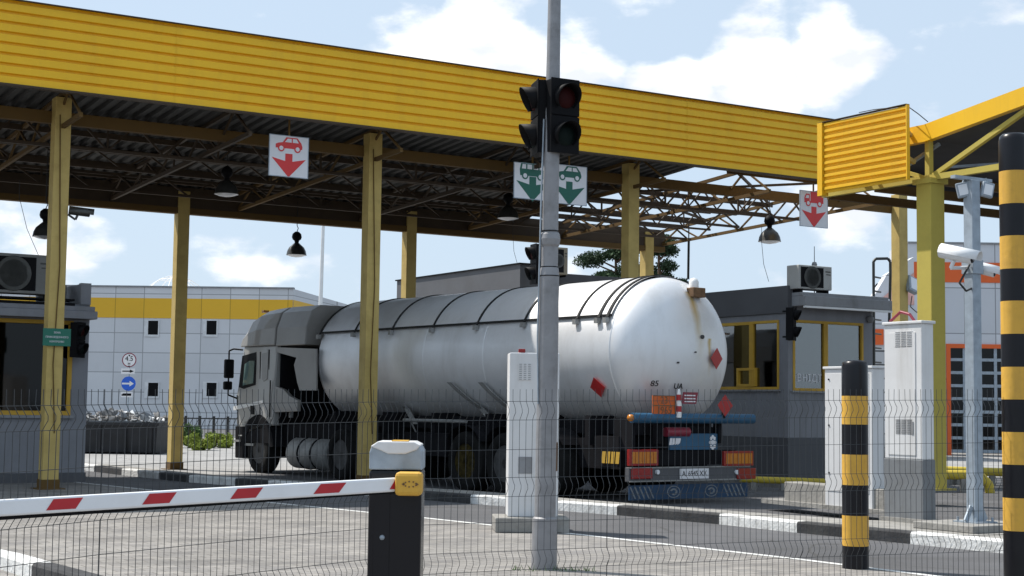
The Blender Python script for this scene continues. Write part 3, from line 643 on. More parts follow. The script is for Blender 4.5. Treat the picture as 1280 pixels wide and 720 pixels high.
def lane_sign(px0, py0, px1, py1, yoff, kind, colour, label, flat_w=0.70, flat_h=None, x_extra=0):
    a = CF.loc(px0, py0, 1, yoff); b = CF.loc(px1, py1, 1, yoff)
    w2 = abs(b.x - a.x) / 2; cx = (a.x + b.x) / 2; zt, zb = a.z, b.z; h2 = (zt - zb) / 2
    base = CF.w(cx, yoff, (zt + zb) / 2)
    t = thing('lane_sign', label, 'sign', base, A, 'lane signs hung under the canopy')
    mb = MB(); mb.box(-w2, w2, -.006, .006, -h2, h2); bd = mb.build('board', M['signwhite'], t)
    mb = MB(); e = .012
    for q in ((-w2 - e, w2 + e, h2, h2 + e), (-w2 - e, w2 + e, -h2 - e, -h2)): mb.box(q[0], q[1], -.011, .011, q[2], q[3])
    for q in ((-w2 - e, -w2), (w2, w2 + e)): mb.box(q[0], q[1], -.010, .010, -h2, h2)
    mb.build('frame', M['galv'], t)
    s = w2 * 1.9
    mb = MB()
    body, win = {'car': (CAR, CARW), 'bus': (BUS, BUSW), 'truck': (TRUCK, TRUCKW)}[kind]
    zc_ = h2 * 0.42
    sk = s * .80
    mb.prism(scale_poly(body, 0, zc_, sk), -.010, -.0065)
    wy = -.02 if kind == 'car' else -.06
    wx = (-.27, .29) if kind == 'car' else (-.28, .27)
    for q in wx: mb.prism([(x, z) for x, z in ell(q * sk, zc_ + wy * sk, .115 * sk)], -.0125, -.0105)
    mb.prism(scale_poly(ARROW, 0, -h2 * .55, s * .98), -.010, -.0065)
    mb.build('pictogram', colour, bd)
    mb = MB()
    for q in win: mb.prism(scale_poly(q, 0, zc_, sk), -.0128, -.0106)
    mb.build('pictogram_glazing', M['signwhite'], bd)
    for q in wx: mb = MB(); mb.prism([(x, z) for x, z in ell(q * sk, zc_ + wy * sk, .07 * sk)], -.0150, -.0126); mb.build('pictogram_wheel', M['signwhite'], bd)
    mb = MB(); mb.box(-.015, .015, -.004, .02, h2 + .012, rz(yoff) - (zt + zb) / 2 - .02); mb.build('hanger', M['ybeam'], t)
    return t
lane_sign(337.5, 168, 384, 223, -0.95, 'car', M['signred'], 'white lane sign with red car and red down arrow')
lane_sign(643, 203, 688, 251, -0.95, 'bus', M['signgreen'], 'white lane sign with green bus and green down arrow')
lane_sign(696 - 6, 205, 732.5, 257, -0.95, 'car', M['signgreen'], 'white lane sign with green car and green down arrow')
lane_sign(1000, 238, 1034, 285, -0.95, 'truck', M['signred'], 'white lane sign with red lorry and red down arrow beside the ribbed yellow panel')

# ------------------------------------------------------------------ hanging lamps
def bell_lamp(label, px, py_top, py_bot, wpx, yoff, xoff=None, white=False):
    p = CF.loc(px, py_bot, 1, yoff); wp = CF.w(p.x, yoff, p.z); depth = wp.y
    s = (wpx / F * depth) / 0.44; 
    t = thing('bell_lamp', label, 'lamp', wp, A, 'bell lamps hanging under the canopy')
    r = .22 * s
    mb = MB(); mb.lathe([(r * 1.03, 0), (r, .015 * s), (r * .93, .09 * s), (r * .75, .17 * s), (r * .42, .235 * s), (r * .24, .27 * s)], 28)
    mb.lathe([(r * .22, .262 * s), (r * .40, .228 * s), (r * .73, .165 * s), (r * .91, .088 * s), (r * .98, .014 * s)], 28)
    mb.build('lamp_shade', M['shade'], t)
    mb = MB(); mb.lathe([(r * .2, .27 * s), (r * .24, .32 * s), (r * .42, .35 * s), (r * .5, .40 * s), (r * .44, .47 * s), (r * .2, .52 * s), (0.001, .53 * s)], 20)
    mb.build('gear_housing', M['black'], t)
    mb = MB(); mb.lathe([(r * .99, .003), (r * .6, -.03 * s), (0.001, -.05 * s)], 24); mb.build('lens', M['glassw'], t)
    top = rz(yoff) - p.z - .12
    mb = MB(); mb.path([(0, 0, .52 * s), (.03, 0, .60 * s), (0, 0, .66 * s), (0, 0, max(top, .7 * s))], .009, 6); mb.build('hanger', M['cable'], t)
    return t
bell_lamp('dark bell lamp nearest the red car lane sign, its lower face bright', 283, 200, 243, 30, 2.6)
bell_lamp('black bell lamp hanging alone against the sky over the grey building', 370.5, 285, 319, 25, BY - .1)
bell_lamp('dim bell lamp just behind the green bus lane sign', 635, 240, 273, 27, 3.3)
bell_lamp('dark bell lamp against the sky left of the red lorry sign', 962, 265, 302, 28, 0.8)
bell_lamp('black bell lamp half hidden behind the leftmost yellow column', 56, 262, 296, 30, 3.2)

# ------------------------------------------------------------------ CCTV cameras
def cctv(label, loc, rz_, size=1.0, pitch=-12, mount=(0, .2, -.05), m='camwhite', group='surveillance cameras'):
    t = thing('surveillance_camera', label, 'camera', loc, rz_, group)
    T = Matrix.Rotation(R(-pitch), 4, 'X') @ Matrix.Scale(size, 4)
    def bar(x0, x1, y0, y1, z0, z1, nm, mm, bev=0.0, T_=T):
        mb = MB(); mb.box(x0, x1, y0, y1, z0, z1, T=T_); return mb.build(nm, mm, t, bevel=bev)
    mb = MB(); TT = T @ Matrix.Rotation(R(90), 4, 'X')
    mb.lathe([(.062, -.17), (.065, -.16), (.065, .16), (.056, .165)], 20, T=TT); h = mb.build('housing', M[m], t)
    mb = MB(); 
    vs = []; n_ = 12
    for yy in (-.23, .17):
        for rr in (.074, .070):
            for i in range(n_ + 1):
                a_ = R(-15) + R(210) * i / n_; vs.append((rr * math.cos(a_), yy, rr * math.sin(a_) + .004))
    k = n_ + 1; fs = []
    for i in range(n_): fs += [(i, i + 1, 2 * k + i + 1, 2 * k + i), (k + i + 1, k + i, 3 * k + i, 3 * k + i + 1), (i, k + i, k + i + 1, i + 1), (2 * k + i, 2 * k + i + 1, 3 * k + i + 1, 3 * k + i)]
    mb.add(vs, fs, 0, True, T); mb.build('sun_shield', M[m], t)
    mb = MB(); mb.lathe([(.054, .165), (.052, .170), (0.001, .171)], 20, T=TT); f = mb.build('front_glass', M['blackgloss'], t)
    mb = MB(); mb.lathe([(.025, .171), (.02, .18), (.001, .181)], 14, T=TT); mb.build('lens', M['galv'], t)
    mb = MB(); q = Vector(mount); mb.tube((0, .03 * size, -.06 * size), (0, .06 * size, -.13 * size), .02 * size); mb.tube((0, .06 * size, -.13 * size), q, .018 * size); mb.build('bracket', M[m], t)
    return t

# ------------------------------------------------------------------ truck
TO = Vector((2.74, 23.25, 0)); TA = math.atan2(0.799, -0.602)
TF = Frame(TO.x, TO.y, 0, TA)
tr = thing('tanker_truck', 'tanker lorry with grey cab and long white gas tank under the yellow canopy', 'truck', TO, TA)
TX0, TX1, TRAD, TZ, DD = 0.0, 9.75, 1.17, 2.28, .68
def tank_prof():
    out = []
    for i in range(9):
        a = R(90) * i / 8; out.append((TRAD * math.sin(a) + (1e-4), TX0 + DD * (1 - math.cos(a))))
    for i in range(1, 9):
        x = TX0 + DD + (TX1 - TX0 - .42 - DD) * i / 8; out.append((TRAD, x))
    for i in range(1, 9):
        a = R(90) * i / 8; out.append((TRAD * math.cos(a) + 1e-4, TX1 - .42 + .42 * math.sin(a)))
    return out
TT = T3(0, 0, TZ) @ Matrix(((0, 0, 1, 0), (0, 1, 0, 0), (-1, 0, 0, 0), (0, 0, 0, 1)))
mb = MB(); mb.lathe([(r, x) for r, x in tank_prof()], 72, T=TT)
tank = mb.build('tank', M['tank'], tr)
# weld seams
for x in (TX0 + DD - .02, 2.1, 3.9, 5.7, 7.5, 9.3):
    mb = MB(); mb.lathe([(TRAD - .01, x - .02), (TRAD + .004, x - .008), (TRAD + .004, x + .008), (TRAD - .01, x + .02)], 72, T=TT); mb.build('weld_seam', M['tank'], tank)
# sun shield over the upper half
a0 = R(27)
mb = MB()
def arcp(r, a, x): return (x, r * math.cos(a), TZ + r * math.sin(a))
mb.grid(lambda u, v: arcp(TRAD + .035, a0 + (math.pi - 2 * a0) * v, 0.72 + (9.4 - .72) * u), 2, 40)
mb.grid(lambda u, v: arcp(TRAD + .006 + .029 * v, a0, 0.72 + (9.4 - .72) * u), 2, 1); mb.grid(lambda u, v: arcp(TRAD + .006 + .029 * v, math.pi - a0, 0.72 + (9.4 - .72) * u), 2, 1)
mb.build('sun_shield', M['tank'], tr)
sfor = lambda px: TF.loc(px, 400, 1, 1.0).x
bandx = [sfor(p) for p in (402, 445, 492, 543, 598, 657, 723)] + [0.98, 0.78]
print('bands', bandx)
for x in bandx:
    w_ = .022 if x > 1.0 else .03
    mb = MB(); n_ = 40
    for side in (0,):
        vs = []
        for i in range(n_ + 1):
            a = a0 - R(2) + (math.pi - 2 * a0 + R(4)) * i / n_
            for r_, xx in ((TRAD + .036, x - w_), (TRAD + .052, x - w_), (TRAD + .052, x + w_), (TRAD + .036, x + w_)): vs.append(arcp(r_, a, xx))
        fs = []
        for i in range(n_):
            for j in range(4): fs.append((4 * i + j, 4 * i + (j + 1) % 4, 4 * i + 4 + (j + 1) % 4, 4 * i + 4 + j))
        mb.add(vs, fs, 0, False)
    bd = mb.build('strap', M['band'], tr)
    mb = MB(); y = (TRAD + .05) * math.cos(a0 - R(4)); z = TZ + (TRAD + .05) * math.sin(a0 - R(4))
    mb.box(x - .04, x + .04, y - .03, y + .04, z - .05, z + .03); mb.build('clamp', M['alu'], bd)
mb = MB()
for sgn in (1, -1):
    y = sgn * (TRAD + .03) * math.cos(a0); z = TZ + (TRAD + .03) * math.sin(a0); mb.beam((.72, y, z), (9.4, y, z), .03, .035)
mb.build('side_rail', M['band'], tr)
# bracket, small dome and studs on the rear dome
def dome_x(y, z):
    r = min(math.hypot(y, z - TZ) / TRAD, 1.0); return TX0 + DD * (1 - math.sqrt(max(0, 1 - r * r)))
bk = TF.loc(859, 364, 0, .35); print('bracket', bk)
y, z = bk.y, min(bk.z, 3.28)
mb = MB(); mb.box(dome_x(y, z) - .16, dome_x(y, z) + .10, y - .13, y + .12, z - .10, z + .05); mb.build('bracket', M['rust'], tr, bevel=.01)
mb = MB(); mb.lathe([(.075, 0), (.075, .1), (.05, .15), (.001, .165)], 16, T=T3(dome_x(y, z) + .02, y - .05, z + .05)); mb.build('vent_cap', M['white'], tr)
mb = MB(); mb.add([(dome_x(y, z) - .02, y + .14, z - .12), (dome_x(y, z) + .35, y + .16, z - .0), (dome_x(y, z) + .35, y + .16, z + .16), (dome_x(y, z) - .02, y + .14, z + .10)], [(0, 1, 2, 3)]); mb.build('side_plate', M['white'], tr)
for (px, py, r) in ((872, 421, .03), (864, 440, .012), (844, 453, .014)):
    q = TF.loc(px, py, 0, .2); q = TF.loc(px, py, 0, dome_x(q.y, q.z)); mb = MB(); x = dome_x(q.y, q.z); mb.tube((x + .02, q.y, q.z), (x - .03, q.y, q.z), r, r, 10); mb.build('stud', M['hubgrey'], tr)
# hazard diamonds
def diamond(s): return [(0, s), (s, 0), (0, -s), (-s, 0)]
def plate_on(center, normal, poly, m, name, thick=.008, up=(0, 0, 1)):
    n_ = Vector(normal).normalized(); z = Vector(up); z = (z - n_ * z.dot(n_)).normalized(); x = z.cross(n_)   # x to the viewer's right
    x = -n_.cross(z)
    T = Matrix.Translation(Vector(center)) @ Matrix(((x.x, -n_.x, z.x, 0), (x.y, -n_.y, z.y, 0), (x.z, -n_.z, z.z, 0), (0, 0, 0, 1)))
    mb = MB(); mb.prism(poly, -thick, 0, T=T); return mb, T
q = TF.loc(743.5, 484, 1, 1.0); ang = math.atan2(q.z - TZ, 1.0)
az = math.asin(max(-1, min(1, (q.z - TZ) / TRAD)))
yy = TRAD * math.cos(az) + .02
q = TF.loc(743.5, 484, 1, yy)
mb, T = plate_on((q.x, yy + .012, q.z), (0, math.cos(az) , math.sin(az)), diamond(.17), M['hazred'], 'hazard_placard'); pl = mb.build('hazard_placard', M['hazred'], tr)
mb = MB(); mb.prism(diamond(.15), -.0095, -.0083, T=T); 
q2 = TF.loc(889, 448, 0, .3)
for _ in range(4): q2 = TF.loc(889, 448, 0, dome_x(q2.y, q2.z))
e = .01; nx = Vector((-1, (dome_x(q2.y + e, q2.z) - dome_x(q2.y - e, q2.z)) / (2 * e), (dome_x(q2.y, q2.z + e) - dome_x(q2.y, q2.z - e)) / (2 * e))).normalized()
mb, T = plate_on(Vector(q2) + nx * .035, nx, diamond(.165), M['hazred'], 'hazard_placard'); mb.build('hazard_placard', M['hazred'], tr)
# lettering on the dome
def dome_text(txt, px, py, size):
    q = TF.loc(px, py, 0, .3)
    for _ in range(4): q = TF.loc(px, py, 0, dome_x(q.y, q.z))
    vs, fs = text_geo(txt, size); T = T3(q.x - .03, q.y, q.z) @ FACE_MX
    vs = [T @ v for v in vs]
    vs = [Vector((dome_x(v.y, v.z) - .006 + (v.x - q.x + .03), v.y, v.z)) for v in vs]
    mb = MB(); mb.add(vs, fs); mb.build('lettering', M['band'], tr)
dome_text('85', 813.5, 479.5, .12); dome_text('UA', 843.5, 483, .12)
# rear carrier tube, placards
zt_ = TF.loc(865, 523, 0, -.02).z
mb = MB(); mb.tube((-.06, 1.26, zt_), (-.06, -1.24, zt_), .075, .075, 18); tb = mb.build('rear_tube', M['blue'], tr)
for q in ((-.02, .10, .62, .70, .9), (-.02, .10, -.62, -.54, .9), (.0, .4, 1.14, 1.20, .8)): mb = MB(); mb.box(*q, zt_); mb.build('rear_strut', M['chassis'], tr)
mb = MB(); mb.lathe([(.05, 0), (.05, .05), (.001, .06)], 12, T=T3(-.06, 1.26, zt_) @ Matrix.Rotation(R(-90), 4, 'X')); mb.build('marker_lamp', M['lamp_a'], tr)
def rear_rect(px0, py0, px1, py1, xpl):
    a = TF.loc(px0, py0, 0, xpl); b = TF.loc(px1, py1, 0, xpl)
    return max(a.y, b.y), min(a.y, b.y), max(a.z, b.z), min(a.z, b.z)
ya_, yb_, za_, zb_ = rear_rect(815, 494, 843, 520, -.08)
mb = MB(); mb.box(-.10, -.08, yb_, ya_, zb_, za_); op = mb.build('hazard_plate', M['orange_pl'], tr)
mb = MB(); mb.box(-.103, -.1, yb_, ya_, (za_ + zb_) / 2 - .008, (za_ + zb_) / 2 + .008)
for q in ((ya_ - .012, ya_), (yb_, yb_ + .012)): mb.box(-.1025, -.1, q[0], q[1], zb_, za_)
for q in ((zb_, zb_ + .012), (za_ - .012, za_)): mb.box(-.1021, -.1, yb_ + .012, ya_ - .012, q[0], q[1])
hh = za_ - zb_
for txt, k in (('23', .75), ('1965', .26)):
    vs, fs = text_geo(txt, hh * .5); mb.add(vs, fs, T=T3(-.102, (ya_ + yb_) / 2, zb_ + hh * k) @ FACE_MX)
mb.build('lettering', M['rust'], op)
ya_, yb_, za_, zb_ = rear_rect(850, 490, 868.5, 505, -.08)
mb = MB(); mb.hexa([(-.09, ya_ - .02, zb_), (-.09, yb_ - .02, zb_), (-.08, yb_ - .02, zb_), (-.08, ya_ - .02, zb_), (-.09, ya_ - .06, za_), (-.09, yb_ - .06, za_), (-.08, yb_ - .06, za_), (-.08, ya_ - .06, za_)])
wl = mb.build('warning_label', M['maroon'], tr)
mb = MB()
for k in (.72, .45, .2): mb.box(-.094, -.0905, yb_ + .0, ya_ - .08, zb_ + (za_ - zb_) * k - .009, zb_ + (za_ - zb_) * k + .009)
mb.build('marking', M['signwhite'], wl)
ya_, yb_, za_, zb_ = rear_rect(842, 486, 849.5, 522, -.09)
mb = MB(); yc = (ya_ + yb_) / 2; hh = (za_ - zb_) / 5
for k in range(5): mb.tube((-.14, yc, zb_ + hh * k), (-.14, yc, zb_ + hh * (k + 1)), .04 if k < 4 else .03, .04 if k < 4 else .015, 12, mi=(k + 1) % 2)
mb.build('striped_rod', [M['hazred'], M['white']], tr)
q = TF.loc(901.5, 507, 0, -.07)
mb, T = plate_on((-.15, q.y, q.z), (-1, 0, 0), diamond(.165), M['hazred'], 'x'); mb.build('hazard_placard', M['hazred'], tr)
mb = MB(); mb.box(-.14, -.10, q.y - .02, q.y + .02, zt_, q.z + .05); mb.build('placard_stem', M['chassis'], tr)
# rear panel, lamp clusters, bumper, plate, underrun
ya_, yb_, za_, zb_ = rear_rect(838, 542, 897, 562, 0)
mb = MB(); mb.box(0, .06, yb_, ya_, zb_, za_); rp = mb.build('rear_panel', M['blue'], tr, bevel=.006)
def rear_text(txt, px, py, size, xpl, m, parent, name='lettering'):
    q = TF.loc(px, py, 0, xpl); vs, fs = text_geo(txt, size, .003); mb = MB(); mb.add(vs, fs, T=T3(xpl, q.y, q.z) @ FACE_MX); return mb.build(name, m, parent)
q = TF.loc(842, 552, 0, -.004)
mb = MB()
for k, dx in enumerate((-.09, -.03, .03, .08)): mb.prism([(dx, -.05), (dx + .05, -.05 + .01 * k), (dx + .07, .05), (dx + .02, .05)], -.004, 0, T=T3(-.001, q.y, q.z) @ Matrix.Rotation(R(-90), 4, 'Z'))
mb.build('emblem', M['signwhite'], rp)
q = TF.loc(891, 553, 0, -.004); mb = MB()
for k in range(8):
    a_ = 2 * math.pi * k / 8; mb.prism([(x, z) for x, z in ell(.075 * math.cos(a_) * .7, .085 * math.sin(a_), .028, 8)], -.004, 0, T=T3(-.001, q.y, q.z) @ Matrix.Rotation(R(-90), 4, 'Z'))
mb.prism(ell(0, 0, .035), -.004, 0, T=T3(-.001, q.y, q.z) @ Matrix.Rotation(R(-90), 4, 'Z')); mb.build('emblem', M['signwhite'], rp)
mb = MB(); mb.box(.02, .12, -.95, .95, .58, .80); mb.box(.05, 1.0, -.5, .5, .8, 1.15); mb.build('crossmember', M['chassis'], tr)
q = TF.loc(846, 540, 0, 0); mb = MB(); mb.tube((.02, q.y + .22, q.z), (.02, q.y - .25, q.z), .07, .07, 14); mb.build('air_bottle', M['maroon'], tr)
for (x0, x1) in ((787, 823), (905, 942)):
    ya_, yb_, za_, zb_ = rear_rect(x0, 562 if x0 < 800 else 564, x1, 582, -.03)
    mb = MB(); mb.box(-.03, .03, yb_, ya_, zb_, za_); lc = mb.build('reflector_panel', M['lamp_r'], tr, bevel=.006)
    mb = MB(); n_ = 7; m1 = .035
    for k in range(n_):
        t0 = yb_ + m1 + (ya_ - yb_ - 2 * m1) * k / n_; t1 = yb_ + m1 + (ya_ - yb_ - 2 * m1) * (k + .86) / n_
        mb.box(-.035, -.03, t0, t1, zb_ + .035, za_ - .035)
    mb.build('amber_field', M['lamp_a'], lc)
zbt = TF.loc(865, 583, 0, 0).z; zbb = TF.loc(865, 601, 0, 0).z
mb = MB(); mb.box(0, .10, -1.25, 1.25, zbb, zbt); bm = mb.build('bumper', M['boothd'], tr, bevel=.012)
mb = MB(); mb.box(-.012, 0.0, -1.25, 1.25, zbt - .02, zbt); mb.box(-.012, 0.0, -1.25, 1.25, zbb, zbb + .02); mb.build('bumper_edge', M['alu'], bm)
for (x0, x1, wx0) in ((790, 816, 818), (922, 945, 917)):
    ya_, yb_, za_, zb_ = rear_rect(x0, 585.5, x1, 598.5, -.03)
    mb = MB(); mb.box(-.03, 0, yb_, ya_, zb_, za_); mb.build('tail_light', M['lamp_r'], bm, bevel=.01)
    q = TF.loc(wx0 + 3, 590, 0, 0); mb = MB(); mb.tube((0, q.y, q.z), (-.03, q.y, q.z), .035, .035, 12); mb.build('reversing_light', M['glassw'], bm)
ya_, yb_, za_, zb_ = rear_rect(850, 586, 886, 598, -.02)
mb = MB(); mb.box(-.02, -.012, yb_, ya_, zb_, za_); npl = mb.build('number_plate', M['signwhite'], bm)
vs, fs = text_geo('AI 6945 XX', (za_ - zb_) * .72, .002, spacing=.95); mb = MB(); mb.add(vs, fs, T=T3(-.0215, (ya_ + yb_) / 2, (za_ + zb_) / 2) @ FACE_MX); mb.build('lettering', M['black'], npl)
zu1 = TF.loc(865, 605, 0, .03).z; zu0 = TF.loc(865, 623, 0, .03).z
mb = MB(); mb.box(.03, .05, -1.22, 1.22, zu0, zu1); uf = mb.build('spray_flap', M['dblue'], tr)
mb = MB(); zm = (zu0 + zu1) / 2; hh = (zu1 - zu0)
def ring(cy, r0, r1, n_=20, a0_=0, a1_=360):
    for i in range(n_):
        a = R(a0_ + (a1_ - a0_) * i / n_); b = R(a0_ + (a1_ - a0_) * (i + 1) / n_)
        mb.add([(.027, cy + r0 * math.cos(a) * 1.5, zm + r0 * math.sin(a)), (.027, cy + r1 * math.cos(a) * 1.5, zm + r1 * math.sin(a)), (.027, cy + r1 * math.cos(b) * 1.5, zm + r1 * math.sin(b)), (.027, cy + r0 * math.cos(b) * 1.5, zm + r0 * math.sin(b))], [(0, 1, 2, 3)])
for cy in (TF.loc(842, 612, 0, .03).y, TF.loc(889, 612, 0, .03).y): mb = MB(); ring(cy, hh * .36, hh * .42); ring(cy, hh * .12, hh * .24, 14, 20, 300); mb.build('marking', M['hubgrey2'], uf)
for cy in (.95, -.95):
    mb = MB()
    for k in range(5):
        y = cy - .22 + k * .09; mb.add([(.027, y, zu0 + .02), (.027, y + .03, zu0 + .02), (.027, y + .13, zu1 - .02), (.027, y + .10, zu1 - .02)], [(0, 1, 2, 3)])
    mb.build('marking', M['hubgrey2'], uf)
for c in tr.children:          # the vessel sits a little off the chassis centre line
    if c.name.split('.')[0] in ('tank', 'sun_shield', 'strap', 'side_rail', 'bracket', 'vent_cap', 'side_plate', 'stud') or (c.name.split('.')[0] == 'lettering') or c.name in ('hazard_placard', 'hazard_placard.001'): c.location.y -= .07
# chassis, axles, wheels
mb = MB()
for y in (.48, -.48): mb.box(.2, 12.3, y - .06, y + .06, .82, 1.12)
mb.box(.3, 9.6, -.7, .7, 1.02, 1.24)
for x in (1.2, 2.5, 3.8, 5.4, 7.0, 8.8): mb.box(x - .06, x + .06, -1.05, 1.05, .85, 1.3)
mb.box(5.2, 7.4, -1.0, -.4, .35, .95); mb.box(4.9, 6.2, .55, 1.1, .55, .95); mb.box(6.6, 7.6, .6, 1.05, .5, .9)
mb.box(8.2, 12.3, -1.0, 1.0, .55, 1.05); mb.box(.6, 4.6, -.9, .9, .5, .95)
mb.build('chassis', M['chassis'], tr)
def wheel(x, side, r=.50, wd=.30, m='hubgrey', dual=False):
    y0 = side * 1.22; T = T3(x, y0, r) @ Matrix.Rotation(R(-90 * side), 4, 'X')    # local z points outwards
    mb = MB(); d = -wd if not dual else -.6
    mb.lathe([(r * .60, d), (r * .93, d), (r, d + .03), (r, -.03), (r * .95, -.005), (r * .62, 0.0), (r * .60, -.02), (r * .56, -.06)], 36, T=T)
    w_ = mb.build('wheel', M['rubber'], tr)
    mb = MB(); mb.lathe([(r * .60, -.03), (r * .58, -.02), (r * .54, -.10), (r * .34, -.13), (r * .30, -.08), (r * .28, -.05), (r * .15, -.03), (.001, -.03)], 30, T=T)
    for k in range(10):
        a_ = 2 * math.pi * k / 10; c_ = T @ Vector((r * .42 * math.cos(a_), r * .42 * math.sin(a_), -.12)); e_ = T @ Vector((r * .42 * math.cos(a_), r * .42 * math.sin(a_), -.075)); mb.tube(c_, e_, .02, .015, 6)
    mb.build('rim', M[m], w_)
ax = [TF.loc(px, 578, 1, 1.22).x for px in (580, 629, 680)]
print('axles', ax)
for i, x in enumerate(ax):
    for sd in (1, -1): wheel(x, sd, .50, .36, 'hub' if i < 1 else 'hubgrey')
xf = TF.loc(322, 570, 1, 1.22).x; xd = TF.loc(424, 575, 1, 1.22).x; print('front axle', xf, 'drive', xd)
for sd in (1, -1): wheel(xf, sd, .48, .30); wheel(xd, sd, .48, .3, dual=True)
mb = MB()
for x in ax + [xf, xd]: mb.tube((x, -1.0, .5), (x, 1.0, .5), .07, .07, 10)
mb.build('axle', M['chassis'], tr)
# mudguards
for x in ax:
    mb = MB(); n_ = 10; vs = []
    for i in range(n_ + 1):
        a_ = R(35 + 110 * i / n_)
        for yy in (.82, 1.25): vs.append((x + .60 * math.cos(a_), yy, .5 + .60 * math.sin(a_)))
    mb.add(vs, [(2 * i, 2 * i + 1, 2 * i + 3, 2 * i + 2) for i in range(n_)]); mb.build('mudguard', M['chassis'], tr)
mb = MB(); mb.box(.25, .80, 1.05, 1.24, .55, 1.0); tbx = mb.build('rear_box', M['chassis'], tr)
a1 = TF.loc(752, 564, 1, 1.25); a2 = TF.loc(775, 580, 1, 1.25); mb = MB()
for k in range(4):
    t0 = k / 4; x0 = a1.x + (a2.x - a1.x) * t0; x1 = a1.x + (a2.x - a1.x) * (t0 + .19); mb.add([(x0, 1.253, a2.z), (x1, 1.253, a2.z), (x1 - .02, 1.253, a1.z), (x0 - .02, 1.253, a1.z)], [(0, 1, 2, 3)])
mb.build('yellow_marking', M['frame'], tr)
# side guards and struts under the tank
a1 = TF.loc(505, 525, 1, 1.15); a2 = TF.loc(583, 524, 1, 1.15)
mb = MB(); mb.tube((a1.x, 1.15, a1.z), (a2.x, 1.15, a1.z), .03, .03, 10); mb.tube((a1.x - .2, 1.15, a1.z), (a1.x - .2, 1.0, a1.z - .25), .015, .015, 6); mb.build('side_tube', M['alu'], tr)
for (pxa, pya, pxb, pyb, wpx) in ((568, 478, 600, 531, 10), (607, 478, 634, 531, 10), (493, 508, 503, 530, 8)):
    a1 = TF.loc(pxa, pya, 1, .99); b1 = TF.loc(pxb, pyb, 1, 1.02)
    za = a1.z; y_top = math.sqrt(max(.01, TRAD ** 2 - (za - TZ) ** 2)) + .012
    wd = .14
    mb = MB(); nseg = 8; vs = []
    for i in range(nseg + 1):
        t = i / nseg; z = za + (b1.z - za) * t; x = a1.x + (b1.x - a1.x) * t
        y = math.sqrt(max(.05, (TRAD + .015) ** 2 - min((z - TZ) ** 2, TRAD ** 2))) 
        y = max(y, .75)
        vs += [(x - wd / 2, y + .01, z), (x + wd / 2, y + .01, z), (x + wd / 2, y - .02, z), (x - wd / 2, y - .02, z)]
    fs = []
    for i in range(nseg):
        for j in range(4): fs.append((4 * i + j, 4 * i + (j + 1) % 4, 4 * i + 4 + (j + 1) % 4, 4 * i + 4 + j))
    fs += [(3, 2, 1, 0), tuple(range(4 * nseg, 4 * nseg + 4))]
    mb.add(vs, fs); mb.build('tank_saddle', M['alu'], tr)
# fuel tanks
f0 = TF.loc(405, 560, 1, 1.2).x; f1 = TF.loc(358, 560, 1, 1.2).x; zf1 = TF.loc(380, 546, 1, 1.2).z; rf = .31; zf = zf1 - rf - .02
print('fuel', f0, f1, zf)
mb = MB(); TTf = T3(f0, .92, zf) @ Matrix(((0, 0, 1, 0), (0, 1, 0, 0), (-1, 0, 0, 0), (0, 0, 0, 1))); ln = f1 - f0
mb.lathe([(.001, 0), (rf * .9, .0), (rf, .03), (rf, ln - .03), (rf * .9, ln), (.001, ln)], 28, T=TTf); ftk = mb.build('fuel_tank', M['alu'], tr)
mb = MB()
for k in (.33, .67): mb.lathe([(rf + .002, ln * k - .03), (rf + .012, ln * k - .02), (rf + .012, ln * k + .02), (rf + .002, ln * k + .03)], 28, T=TTf)
mb.build('strap', M['chassis'], ftk)
# cab: lofted sections (x, half width, z low, z high)
XF = TF.loc(291, 540, 1, 1.22).x; XC = TF.loc(342, 500, 1, 1.22).x
print('cab', XF, XC)
zlow = .95; zroof = TF.loc(318, 433, 1, 1.15).z; ztop = TF.loc(352, 387, 1, .8).z
print('cab z', zroof, ztop)
hw = 1.22
def outline_front(z):        # x of the windscreen side at height z
    if z < 1.55: return XF
    return XF - (z - 1.55) * .13
def loft(secs, name, m, bevel=0.0, parent=tr):
    mb = MB(); k = len(secs[0]); vs = [p for s_ in secs for p in s_]
    fs = [tuple(reversed(range(k))), tuple(range((len(secs) - 1) * k, len(secs) * k))]
    for j in range(len(secs) - 1):
        for i in range(k): fs.append((j * k + i, j * k + (i + 1) % k, (j + 1) * k + (i + 1) % k, (j + 1) * k + i))
    mb.add(vs, fs); return mb.build(name, m, parent, bevel=bevel)
def cab_sec(z, w_, xb, xf): c = .16; return [(xb, w_, z), (xb, -w_, z), (xf - c, -w_, z), (xf, -w_ + c * 1.3, z), (xf, w_ - c * 1.3, z), (xf - c, w_, z)]
cabo = loft([cab_sec(.98, hw, XC, XF), cab_sec(1.62, hw, XC, XF), cab_sec(zroof, hw - .06, XC, outline_front(zroof))], 'cab', M['cablight'], .03)
fw = loft([cab_sec(.28, hw, XF - .50, XF + .03), cab_sec(.95, hw + .01, XF - .62, XF + .04)], 'front_bumper', M['chassis'], .02)
mb = MB(); mb.box(XC + .1, XF - .1, -1.1, 1.1, .55, .98); mb.build('cab_floor', M['chassis'], tr)
